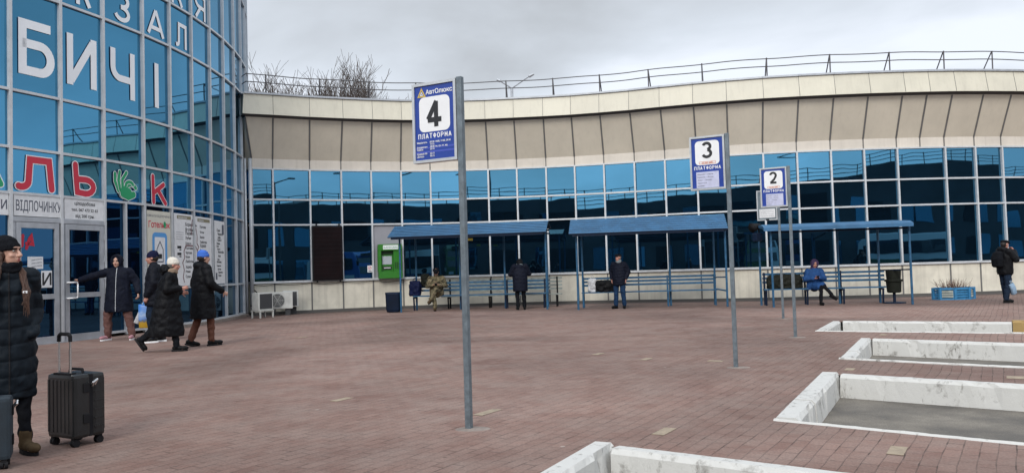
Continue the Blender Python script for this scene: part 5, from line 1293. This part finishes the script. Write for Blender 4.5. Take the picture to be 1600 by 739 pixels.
    if hk == 'hood':
        m = MB(); m.ell(H(0, -.040, .018), (.112, .118, .135), nu=20, nv=14, M=H3); m.cap(H(0, -.05, -.08), J['neck'] + Vector((0, -.03, -.04)), .10, .11, 14)
        n_ = 18
        for i in range(n_):
            a0, a1 = [math.pi * (-.20 + 1.4 * k / n_) for k in (i, i + 1)]
            m.cap(H(.094 * math.cos(a0), .045, .015 + .118 * math.sin(a0)), H(.094 * math.cos(a1), .045, .015 + .118 * math.sin(a1)), .018, .018, 8)
        me = remeshed(m, 'hood', .009, 2, folds(.005, 14)); me.materials.append(MT[hat[1]]); link('hood', me, t)
    if hk == 'cap':
        m = MB(); m.loft([(Vector((0, -.008, .045)), .086, .106), (Vector((0, -.006, .075)), .102, .122), (Vector((0, 0, .095)), .10, .120), (Vector((0, -.005, .118)), .06, .08)], 28)
        m.ell((0, .098, .050), (.066, .055, .009), nu=18, nv=8, M=Matrix.Rotation(-R(14), 3, 'X'))
        m.v = [tuple(Hm @ Vector(v)) for v in m.v]
        me = remeshed(m, 'cap', .006, 1); me.materials.append(MT[hat[1]]); link('cap', me, t)
    if hair_len >= 0 and hk != 'hood':
        m = MB(); m.ell(H(0, -.034, .012), (.081, .088, .096), nu=18, nv=12, M=H3)
        if hair_len > 0:
            down = Vector((0, 0, -1)); f = H3 @ Vector((0, 1, 0)); sd = H3 @ Vector((1, 0, 0)); rr = random.Random(4)
            for i in range(15):                                # back fall and the locks at both sides
                a = R(176 + 196 * i / 14); p0 = H(.082 * math.cos(a), -.012 + .088 * math.sin(a), .0); o = (p0 - J['head']); o.z = 0; o.normalize()
                L_ = hair_len * rr.uniform(.85, 1.08); p1 = p0 + down * .11 + o * .004; p2 = p0 + down * L_ * .62 + o * .045; p3 = p0 + down * L_ + o * (.055 + rr.uniform(-.01, .015))
                if i in (-1,): p2 += f * .03 + Vector((0, .06, 0)); p3 += f * .02 + Vector((0, .10, 0))
                m.cap(p0, p1, .015, .017, 8); m.cap(p1, p2, .017, .018, 8); m.cap(p2, p3, .018, .006, 8)
        me = remeshed(m, 'hair', .008, 2, folds(.004, 30, .1)); me.materials.append(MT[hair]); link('hair', me, t)
    if extra: extra(t, J, H, H3)
    return t
def scarf(mt, r_=.085):
    def f(t, J, H, H3):
        m = MB(); n_ = 16; c = J['neck'] + Vector((0, .01, .045))
        for k in range(2):
            pts = [c + Vector((r_ * math.cos(2 * math.pi * i / n_), r_ * 1.05 * math.sin(2 * math.pi * i / n_), -.03 + .038 * k + .01 * math.sin(i + k))) for i in range(n_ + 1)]
            for a, b in zip(pts, pts[1:]): m.cap(a, b, .028, .028, 8)
        me = remeshed(m, 'scarf', .009, 1, folds(.006, 22)); me.materials.append(MT[mt]); link('scarf', me, t)
    return f

# woman in the foreground
def near_extra(t, J, H, H3):
    scarf('knit_black', .075)(t, J, H, H3)
    m = MB(); rrect(m, 0, 0, .036, .018, .008, plane_M(Vector((-.105, .178, 1.27)), (-1, 0, 0), (0, 1, .1)), 0.0); m.box((-.105, .170, 1.27), (.03, .016, .014)); m.build('badge', MT['white'], t)
g = gp(13, 711)
def near_extra2(t, J, H, H3):
    near_extra(t, J, H, H3)
    m = MB(); rr = random.Random(8)
    for i in range(44):
        sx = 1 if i % 2 else -1; k = rr.random()
        p0 = H(sx * (.070 + .012 * k), -.01 - .06 * rr.random(), -.02 + .03 * rr.random())
        q = Vector((sx * (.095 + rr.uniform(-.025, .02)), .085 + .02 * rr.random(), 1.405 + rr.uniform(-.01, .02))); q2 = Vector((sx * (.110 + rr.uniform(-.03, .03)), .160 + .015 * rr.random(), 1.27))
        e_ = Vector((sx * (.105 + rr.uniform(-.035, .035)), .175 + .012 * rr.random(), 1.13 + rr.uniform(-.06, .08)))
        r_ = rr.uniform(.005, .008); m.cap(p0, q, r_, r_ * 1.1, 6); m.cap(q, q2, r_ * 1.1, r_, 6); m.cap(q2, e_, r_, .0018, 6)
    m.build('hair', MT['hair'], t, smooth=True)
person('young woman with long brown hair, black beanie and long quilted dark jacket in the foreground', g, R(216), .985,
       dict(head=(.0, .035, 1.575), neck=(0, .01, 1.43), shL=(-.150, 0, 1.40), shR=(.150, 0, 1.40), elL=(-.195, -.05, 1.12), wrL=(-.160, .09, .96), hdL=(.6, -.5, -.5), nmL=(1, -.2, 0), elR=(.195, -.05, 1.12), wrR=(.160, .09, .96), hdR=(-.6, -.5, -.5),
            anL=(-.115, .02, .085), knL=(-.10, .04, .5), anR=(.09, 0, .085), toL=(-.35, 1, -.03)), hyaw=48, hpitch=-2, vox=.0065, curl=.3,
       coat=dict(mat='puffer_navy', rings=[((0, 0, .45), .180, .145), ((0, 0, .50), .192, .155), ((0, 0, .75), .198, .160), ((0, 0, .95), .196, .155), ((0, 0, 1.12), .178, .142), ((0, 0, 1.28), .182, .145), ((0, 0, 1.38), .160, .115), ((0, 0, 1.46), .09, .09)],
                 disp=quilt(.125, .021, 0, .009, .38), zip=('dark', .0), vox=.008, cuff=.03), trousers='trouser_black', shoes='tan_boot', boot=.06, hat=('beanie', 'knit_black'), hair='hair', hair_len=.34, extra=near_extra2, sleeve=.056, leg=.066)

PD = 17.7
# hooded woman at the door
g = gp(186, 531)
person('hooded woman in dark navy coat and mauve trousers reaching for the white door handle', g, R(186), 1.09,
       dict(head=(.015, .03, 1.585), shL=(-.20, 0, 1.40), shR=(.21, 0, 1.40), elR=(.54, -.07, 1.30), wrR=(.83, -.18, 1.235), hdR=(1, -.25, -.05), nmR=(0, 1, -.6), elL=(-.33, -.05, 1.17), wrL=(-.40, .05, .94), hdL=(-.1, .3, -1),
            hpR=(.10, 0, .93), hpL=(-.10, 0, .93), knR=(.20, .03, .52), knL=(-.18, .02, .52), anR=(.22, -.02, .085), anL=(-.27, .02, .085), toR=(.55, 1, -.03), toL=(-.1, 1, -.03)), hpitch=4, vox=.010, curl=1.0,
       coat=dict(mat='coat_navy', rings=[((0, 0, .57), .275, .20), ((0, 0, .62), .28, .205), ((0, 0, .9), .252, .185), ((0, 0, 1.12), .225, .165), ((0, 0, 1.30), .225, .155), ((0, 0, 1.40), .19, .12), ((0, 0, 1.47), .10, .09)], zip=('alu_light', -.01)),
       trousers='trouser_mauve', shoes='pink_shoe', soles='white', hat=('hood', 'coat_navy'), sleeve=.075, leg=.092)
# man with navy hat facing the door
g = gp(243, 534.5)
P3 = person('man in navy knit hat and dark padded jacket facing the doors', g, R(106), 1.10,
       dict(head=(0, .045, 1.60), neck=(0, .015, 1.445), elL=(-.25, -.01, 1.13), wrL=(-.22, .12, .88), hdL=(0, .2, -1), elR=(.25, .0, 1.13), wrR=(.24, .10, .90), knL=(-.1, .08, .5), anL=(-.1, .02, .085), anR=(.1, -.10, .085), knR=(.1, .0, .5), toL=(-.1, 1, -.03), toR=(.2, 1, -.03)), hpitch=6, curl=1.1,
       coat=dict(mat='coat_charcoal', rings=[((0, 0, .70), .235, .18), ((0, 0, .74), .245, .19), ((0, 0, 1.0), .235, .18), ((0, -.005, 1.25), .235, .165), ((0, 0, 1.40), .19, .125), ((0, 0, 1.47), .10, .09)], disp=quilt(.13, .012)), trousers='jeans_dark', shoes='black_boot', soles='white', hat=('beanie', 'knit_navy'), skin='skin_red', sleeve=.080)
# woman in white hat striding
g = gp(262, 549)
def fur(t, J, H, H3):
    scarf('scarf_beige', .088)(t, J, H, H3)
    m = MB(); c = J['neck'] + Vector((0, -.09, .06)); m.ell(c, (.14, .09, .10), nu=16, nv=10); me = remeshed(m, 'hood', .009, 1, folds(.02, 24)); me.materials.append(MT['coat_black']); link('hood', me, t)
person('woman in white knit hat and ankle length black coat striding right', g, R(-72), 1.0,
       dict(head=(0, .12, 1.565), neck=(0, .06, 1.42), chest=(0, .03, 1.24), shL=(-.18, .05, 1.38), shR=(.18, .05, 1.38), elR=(.25, .02, 1.12), wrR=(.19, .25, 1.14), hdR=(-.15, 1, .1), nmR=(-1, 0, 0), elL=(-.25, .0, 1.12), wrL=(-.2, .22, 1.05), hdL=(0, 1, 0),
            hpL=(-.09, 0, .9), hpR=(.09, 0, .9), knL=(-.09, -.14, .47), anL=(-.10, -.45, .22), toL=(0, .55, -.85), knR=(.09, .12, .48), anR=(.09, .16, .085), toR=(.05, 1, -.03)), hpitch=8, curl=.9,
       coat=dict(mat='coat_black', rings=[((0, -.03, .28), .24, .31), ((0, -.03, .33), .25, .32), ((0, -.01, .60), .245, .27), ((0, 0, .9), .235, .215), ((0, .01, 1.12), .215, .18), ((0, .03, 1.28), .225, .165), ((0, .05, 1.38), .19, .12), ((0, .06, 1.44), .10, .09)], disp=quilt(.16, .012, 0, .012)),
       trousers='trouser_black', shoes='black_boot', boot=.12, hat=('beanie', 'knit_white'), hair='hair_grey', skin='skin_red', extra=fur, sleeve=.078)
# woman in blue hat
g = gp(318, 540.5)
person('woman in a bright blue knit hat, short black coat and brown leggings walking away right', g, R(-47), 1.065,
       dict(head=(0, .03, 1.60), elR=(.27, .03, 1.13), wrR=(.24, .27, .98), hdR=(-.05, .8, -.5), nmR=(-1, 0, 0), elL=(-.25, -.06, 1.12), wrL=(-.2, .1, .95), knL=(-.1, -.05, .5), anL=(-.10, -.20, .10), toL=(-.1, .95, -.28), knR=(.08, .10, .5), anR=(.08, .12, .085), toR=(.05, 1, -.03)), hpitch=3, curl=.9,
       coat=dict(mat='coat_black', rings=[((0, 0, .50), .235, .215), ((0, 0, .54), .24, .22), ((0, 0, .85), .235, .20), ((0, 0, 1.1), .222, .17), ((0, 0, 1.28), .23, .165), ((0, 0, 1.40), .195, .13), ((0, 0, 1.48), .115, .10)], disp=quilt(.14, .010, 0, .010), backhood=True),
       trousers='trouser_brown', shoes='black_boot', boot=.07, hat=('beanie', 'knit_blue'), hair='hair_dark', sleeve=.076, leg=.078)

# shopping bags held by the man in the navy hat
def carrier(label, loc_, rz, w, h, mt, top, handle=.16):
    t = thing('carrier_bag', label, 'bag', loc_, rz, 'shopping bags'); m = MB()
    m.loft([((0, 0, 0), w * .42, .05), ((0, 0, .02), w * .46, .06), ((.005, 0, h * .5), w * .5, .065), ((0, 0, h * .9), w * .49, .045), ((0, 0, h), w * .48, .03)], 24, .6)
    m.v = [(x, y + .012 * noise.noise(Vector((x * 12, 3, z * 12))), z) for x, y, z in m.v]; b = m.build('bag_body', mt, t, smooth=True)
    for s_ in (-1, 1): m = MB(); m.path([(-w * .25, s_ * .03, h - .02), (-.03, s_ * .012, h + handle), (.03, s_ * .012, h + handle), (w * .25, s_ * .03, h - .02)], .009, 6); m.build('handle', top, t)
    return t, b
MT['bag_print'] = bpy.data.materials.new('bag_print'); MT['bag_print'].use_nodes = True
def _bp():
    nt = MT['bag_print'].node_tree; L = nt.links; p_ = nt.nodes['Principled BSDF']; p_.inputs['Roughness'].default_value = .4
    t = nt.nodes.new('ShaderNodeTexCoord'); sp = nt.nodes.new('ShaderNodeSeparateXYZ'); L.new(t.outputs['Object'], sp.inputs[0])
    n = nt.nodes.new('ShaderNodeTexNoise'); n.inputs['Scale'].default_value = 14; L.new(t.outputs['Object'], n.inputs['Vector'])
    ad = nt.nodes.new('ShaderNodeMath'); ad.operation = 'MULTIPLY_ADD'; L.new(n.outputs['Fac'], ad.inputs[0]); ad.inputs[1].default_value = .16; L.new(sp.outputs[2], ad.inputs[2])
    r = nt.nodes.new('ShaderNodeValToRGB'); e = r.color_ramp.elements; e[0].position = .19; e[0].color = (.42, .25, .02, 1); e[1].position = .24; e[1].color = (.10, .12, .16, 1)
    for q, c in ((.27, (.09, .20, .50, 1)), (.36, (.30, .42, .62, 1)), (.42, (.10, .24, .55, 1)), (.5, (.05, .19, .55, 1))): a = e.new(q); a.color = c
    L.new(ad.outputs[0], r.inputs[0]); L.new(r.outputs[0], p_.inputs['Base Color'])
_bp()
q = at(230.5, 512, 16.9); carrier('blue and yellow printed carrier bag held by the man in the navy hat', q, R(10), .36, .50, MT['bag_print'], MT['sky_blue'])
q = at(213, 505, 17.2); t, b = carrier('thin white plastic bag hanging slanted beside the blue carrier bag', q, R(10), .12, .46, MT['bag_white'], MT['bag_white'], .1); t.rotation_euler = (0, R(24), R(10))

# seated man in camouflage
def sit(A, rz, x, y): q = loc(A, rz, x, y); return q
g = gp(675, 486); 
def phone(t, J, H, H3): m = MB(); c = (J['wrL'] + J['wrR']) / 2 + Vector((0, .09, .02)); m.box(c, (.075, .012, .14), M=Matrix.Rotation(R(-50), 3, 'X')); m.build('phone', MT['black'], t)
BX = sit(A1, rz1, (g - A1).length * .97, .93)
person('man in camouflage and dark cap sitting on a bench looking at a phone', Vector((BX.x, BX.y, 0)), R(182), 1.06,
       dict(pelvis=(0, 0, .58), chest=(0, .05, .88), neck=(0, .10, 1.07), head=(0, .17, 1.20), shL=(-.19, .07, 1.02), shR=(.19, .07, 1.02), elL=(-.29, .12, .77), elR=(.29, .12, .77), wrL=(-.10, .33, .80), wrR=(.10, .33, .80), hdL=(.8, .6, .2), hdR=(-.8, .6, .2), nmL=(0, 0, 1), nmR=(0, 0, 1),
            hpL=(-.09, .02, .57), hpR=(.09, .02, .57), knL=(.02, .45, .66), anL=(.17, .60, .36), toL=(.3, .8, -.35), knR=(.08, .45, .54), anR=(.03, .50, .085), toR=(.05, 1, -.03)), hpitch=38, curl=.9,
       coat=dict(mat='camo', rings=[((0, 0, .46), .21, .17), ((0, .02, .55), .225, .18), ((0, .03, .78), .215, .165), ((0, .06, .95), .22, .15), ((0, .09, 1.03), .17, .11), ((0, .10, 1.08), .10, .09)], lap=.25), trousers='camo', shoes='tan_boot', boot=.12, hat=('cap', 'knit_black'), extra=phone, sleeve=.07, leg=.085)
# stooping person seen from behind
g = gp(814, 484)
person('person in dark padded jacket seen from behind, head bowed towards the bench', g, R(4), .98,
       dict(head=(.01, .16, 1.50), neck=(0, .06, 1.40), chest=(0, .02, 1.22), elL=(-.30, .06, 1.16), elR=(.30, .06, 1.16), wrL=(-.14, .24, 1.30), wrR=(.14, .24, 1.30), hdL=(.4, .3, .8), hdR=(-.4, .3, .8), anL=(-.09, 0, .085), anR=(.12, .02, .085)), hpitch=42, curl=.7,
       coat=dict(mat='coat_navy', rings=[((0, 0, .60), .235, .17), ((0, 0, .65), .24, .18), ((0, 0, .95), .24, .175), ((0, .02, 1.2), .25, .165), ((0, .05, 1.36), .21, .14), ((0, .06, 1.44), .11, .10)], backhood=True, disp=quilt(.12, .01)),
       trousers='trouser_black', shoes='black_boot', hat=('hood', 'coat_black'), extra=scarf('shirt', .10), sleeve=.085)
# man with flat cap
g = gp(969, 482)
person('elderly man in flat cap, navy quilted jacket and blue jeans standing', g, R(158), .965,
       dict(head=(0, .04, 1.61), elL=(-.29, -.08, 1.15), elR=(.27, -.06, 1.15), wrL=(-.22, .02, .93), wrR=(.22, .06, .93), knL=(-.12, .03, .5), anL=(-.15, 0, .085), anR=(.12, .04, .085), toR=(.5, .9, -.03), toL=(-.1, 1, -.03)), hyaw=-22, vox=.010,
       coat=dict(mat='coat_navy', rings=[((0, 0, .74), .20, .165), ((0, 0, .78), .215, .175), ((0, 0, 1.0), .222, .175), ((0, 0, 1.25), .225, .16), ((0, 0, 1.40), .19, .125), ((0, 0, 1.46), .10, .09)], disp=quilt(.09, .014)), trousers='jeans', shoes='black_boot', hat=('cap', 'coat_charcoal'), hair='hair_grey', skin='skin_red', extra=scarf('shirt', .07), sleeve=.074, leg=.086)
# seated woman in blue
g = gp(1271, 477)
BX = sit(A3, rz3, (g - A3).length, .98)
person('woman in bright blue coat and purple hood sitting on a bench', Vector((BX.x, BX.y, 0)), R(176), .97,
       dict(pelvis=(0, 0, .58), chest=(0, .05, .88), neck=(0, .08, 1.08), head=(0, .13, 1.225), shL=(-.18, .06, 1.03), shR=(.18, .06, 1.03), elL=(-.27, .12, .78), elR=(.27, .10, .78), wrL=(-.07, .32, .82), wrR=(.09, .32, .80), hdL=(.8, .5, 0), hdR=(-.8, .5, 0), nmL=(0, 0, 1), nmR=(0, 0, 1),
            hpL=(-.09, .02, .57), hpR=(.09, .02, .57), knL=(-.14, .45, .58), anL=(-.34, .58, .30), toL=(-.55, .7, -.45), knR=(-.06, .46, .55), anR=(-.03, .50, .085), toR=(-.1, 1, -.03)), hpitch=14, curl=.9, skin='skin_red',
       coat=dict(mat='coat_blue', rings=[((0, 0, .46), .23, .19), ((0, .02, .56), .235, .20), ((0, .03, .78), .22, .175), ((0, .05, .95), .225, .155), ((0, .08, 1.04), .17, .11), ((0, .08, 1.10), .10, .09)], lap=.85), trousers='trouser_black', shoes='black_boot', boot=.1, hat=('hood', 'purple_knit'), extra=phone, sleeve=.078, leg=.07)
# man at the far right with a hand at his mouth
g = gp(1573, 473)
def rucksack(t, J, H, H3):
    m = MB(); m.loft([((0, -.20, .98), .13, .07), ((0, -.22, 1.02), .155, .10), ((0, -.23, 1.2), .16, .11), ((0, -.20, 1.38), .13, .09), ((0, -.17, 1.42), .08, .05)], 24, .7); me = remeshed(m, 'rucksack', .012, 2, folds(.01, 12)); me.materials.append(MT['knit_black']); link('rucksack', me, t)
person('man in black cap and jacket raising a hand to his mouth', g, R(-80), .985,
       dict(head=(0, .04, 1.60), elR=(.27, .12, 1.18), wrR=(.13, .20, 1.43), hdR=(-.6, -.2, .75), nmR=(-.3, -1, 0), elL=(-.25, .0, 1.14), wrL=(-.22, .14, .93), hdL=(0, .3, -1), knL=(-.1, .03, .5), anL=(-.1, .08, .085), anR=(.1, -.10, .085), knR=(.1, -.02, .5), toR=(.25, 1, -.03)), hpitch=8, curl=1.0, skin='skin_red',
       coat=dict(mat='coat_black', rings=[((0, 0, .78), .205, .175), ((0, 0, .82), .22, .185), ((0, 0, 1.05), .225, .18), ((0, 0, 1.28), .23, .17), ((0, 0, 1.40), .19, .125), ((0, 0, 1.47), .10, .09)], backhood=True), trousers='jeans_dark', shoes='black_boot', hat=('cap', 'knit_black'), extra=rucksack, sleeve=.082, leg=.088)
q = at(1584, 443, 21.6); q.z -= .28; t, b = carrier('pale blue plastic bag held by the man at the far right', q, R(60), .16, .30, MT['bag_lightblue'], MT['bag_lightblue'], .08); t.rotation_euler = (0, R(-20), R(20))

# ---------------- bags on the benches
def soft_bag(name, label, cat, p_, rz, w, d, h, mt, handles=True, power=.6):
    t = thing(name, label, cat, p_, rz); m = MB(); m.loft([((0, 0, 0), w * .46, d * .46), ((0, 0, .03), w * .5, d * .5), ((0, 0, h * .7), w * .5, d * .48), ((0, 0, h * .95), w * .44, d * .36), ((0, 0, h), w * .36, d * .2)], 24, power)
    me = remeshed(m, 'bag_body', .015, 1, folds(.03, 8, 1)); me.materials.append(mt); link('bag_body', me, t)
    if handles: m = MB(); m.path([(w * .2 * math.cos(a * math.pi / 8) * 1.0, 0, h * .93 + .12 * math.sin(a * math.pi / 8)) for a in range(9)], .012, 6); m.build('handle', mt, t)
    return t
def on_bench(A, rz, px, y, z): 
    for k in range(60):
        x = -1 + k * .1; q = loc(A, rz, x, y)
        v = M3.transposed() @ Vector((q.x, q.y, z - HCAM)); 
        if 800 + F * v.x / -v.z >= px: return loc(A, rz, x, y, z)
soft_bag('backpack', 'dark blue patterned backpack on the bench left of the camouflaged man', 'backpack', on_bench(A1, rz1, 646, 1.04, .50), rz1, .40, .26, .50, MT['bag_blue'])
soft_bag('backpack', 'black backpack on the bench behind the camouflaged man', 'backpack', on_bench(A1, rz1, 662, 1.30, .80), rz1, .30, .22, .42, MT['bag_olive'], False)
soft_bag('plastic_bag', 'crumpled white plastic bag at the left end of the middle bench', 'bag', on_bench(A2, rz2, 923, 1.05, .50), rz2, .28, .2, .42, MT['bag_white'])
soft_bag('travel_bag', 'long black travel bag between the white bag and the man in the flat cap', 'travel bag', on_bench(A2, rz2, 945, 1.05, .50), rz2, .66, .3, .36, MT['coat_black'], False, .5)
soft_bag('travel_bag', 'large dark olive travel bag on the bench end under the loudspeaker', 'travel bag', on_bench(A3, rz3, 1224, 1.05, .49), rz3, 1.0, .28, .42, MT['bag_olive'], False, .4)

# ---------------- suitcases
def suitcase(loc_, rz, label, w, d, h, mt, handle=True, ribs=True):
    t = thing('suitcase', label, 'suitcase', loc_, rz); z0 = .065
    m = MB(); m.box((0, 0, z0 + h / 2), (w, d * .52, h)); 
    b1 = m.build('front_shell', mt, t, bevel=.028); b1.location = (0, -d * .245, 0)
    m = MB(); m.box((0, 0, z0 + h / 2), (w, d * .40, h)); b2 = m.build('back_shell', mt, t, bevel=.028); b2.location = (0, d * .285, 0)
    m = MB(); m.box((0, d * .05, z0 + h / 2), (w - .014, d * .12, h - .014)); m.build('zip_band', MT['dark'], t)
    if ribs:
        for side, y in ((-1, -d * .505), (1, d * .485)):
            m = MB()
            for i in range(7): m.box((-w / 2 + w * (i + .5) / 7, y, z0 + h / 2), (w / 7 * .45, .008, h - .09))
            m.build('rib', mt, t, bevel=.003)
        for i in range(6): m = MB(); m.box((w * .5 + .001, d * .285, z0 + .08 + i * (h - .16) / 5), (.006, d * .3, .012)); m.build('rib', mt, t)
    for x in (-1, 1):
        for y in (-1, 1):
            m = MB(); c = (x * (w / 2 - .045), y * (d / 2 - .035), .026); m.tube((c[0] - .024, c[1], c[2] + .004), (c[0] - .004, c[1], c[2] + .004), .030, n=16); m.tube((c[0] + .004, c[1], c[2] + .004), (c[0] + .024, c[1], c[2] + .004), .030, n=16); m.box((c[0], c[1], .055), (.035, .045, .03)); m.build('wheel', MT['dark'], t)
    for zz_ in (.30, .78):
        m = MB(); m.box((w / 2 + .006, -d * .12, z0 + h * zz_), (.012, .05, .075)); m.build('clasp', MT['dark'], t, bevel=.004)
    m = MB(); m.path([(w / 2 + .005, d * .06, z0 + h * .80), (w / 2 + .03, d * .02, z0 + h * .86), (w / 2 + .03, d * .16, z0 + h * .90), (w / 2 + .005, d * .14, z0 + h * .82)], .009, 6); m.build('zip_puller', MT['chrome'], t)
    m = MB(); m.path([(-.09, -.0, z0 + h), (-.08, 0, z0 + h + .03), (.08, 0, z0 + h + .03), (.09, 0, z0 + h)], .011, 8); m.build('carry_handle', MT['dark'], t)
    if handle:
        for x in (-.075, .075): m = MB(); m.tube((x, -d * .36, z0 + h - .10), (x, -d * .36, z0 + h + .20), .0105, n=10); m.tube((x, -d * .36, z0 + h + .20), (x, -d * .36, z0 + h + .295), .008, n=10); m.build('handle_tube', MT['chrome'], t)
        m = MB(); m.path([(-.078, -d * .36, z0 + h + .26), (-.075, -d * .36, z0 + h + .305), (-.05, -d * .36, z0 + h + .322), (.05, -d * .36, z0 + h + .322), (.075, -d * .36, z0 + h + .305), (.078, -d * .36, z0 + h + .26)], .015, 8); m.build('grip', MT['dark'], t)
        m = MB(); m.box((0, -d * .36, z0 + h - .0), (.21, .06, .02)); m.build('handle_housing', MT['dark'], t)
    return t
g = gp(103, 699)
suitcase(Vector((g.x, g.y + .16, 0)), R(-29), 'small black hard shell suitcase on spinner wheels with its handle pulled up', .36, .27, .51, MT['case'])
g = gp(-12, 735)
suitcase(Vector((g.x - .10, g.y + .05, 0)), R(28), 'grey blue fabric suitcase cut off by the left edge in front of the young woman', .36, .22, .44, MT['case_grey'], False, False)
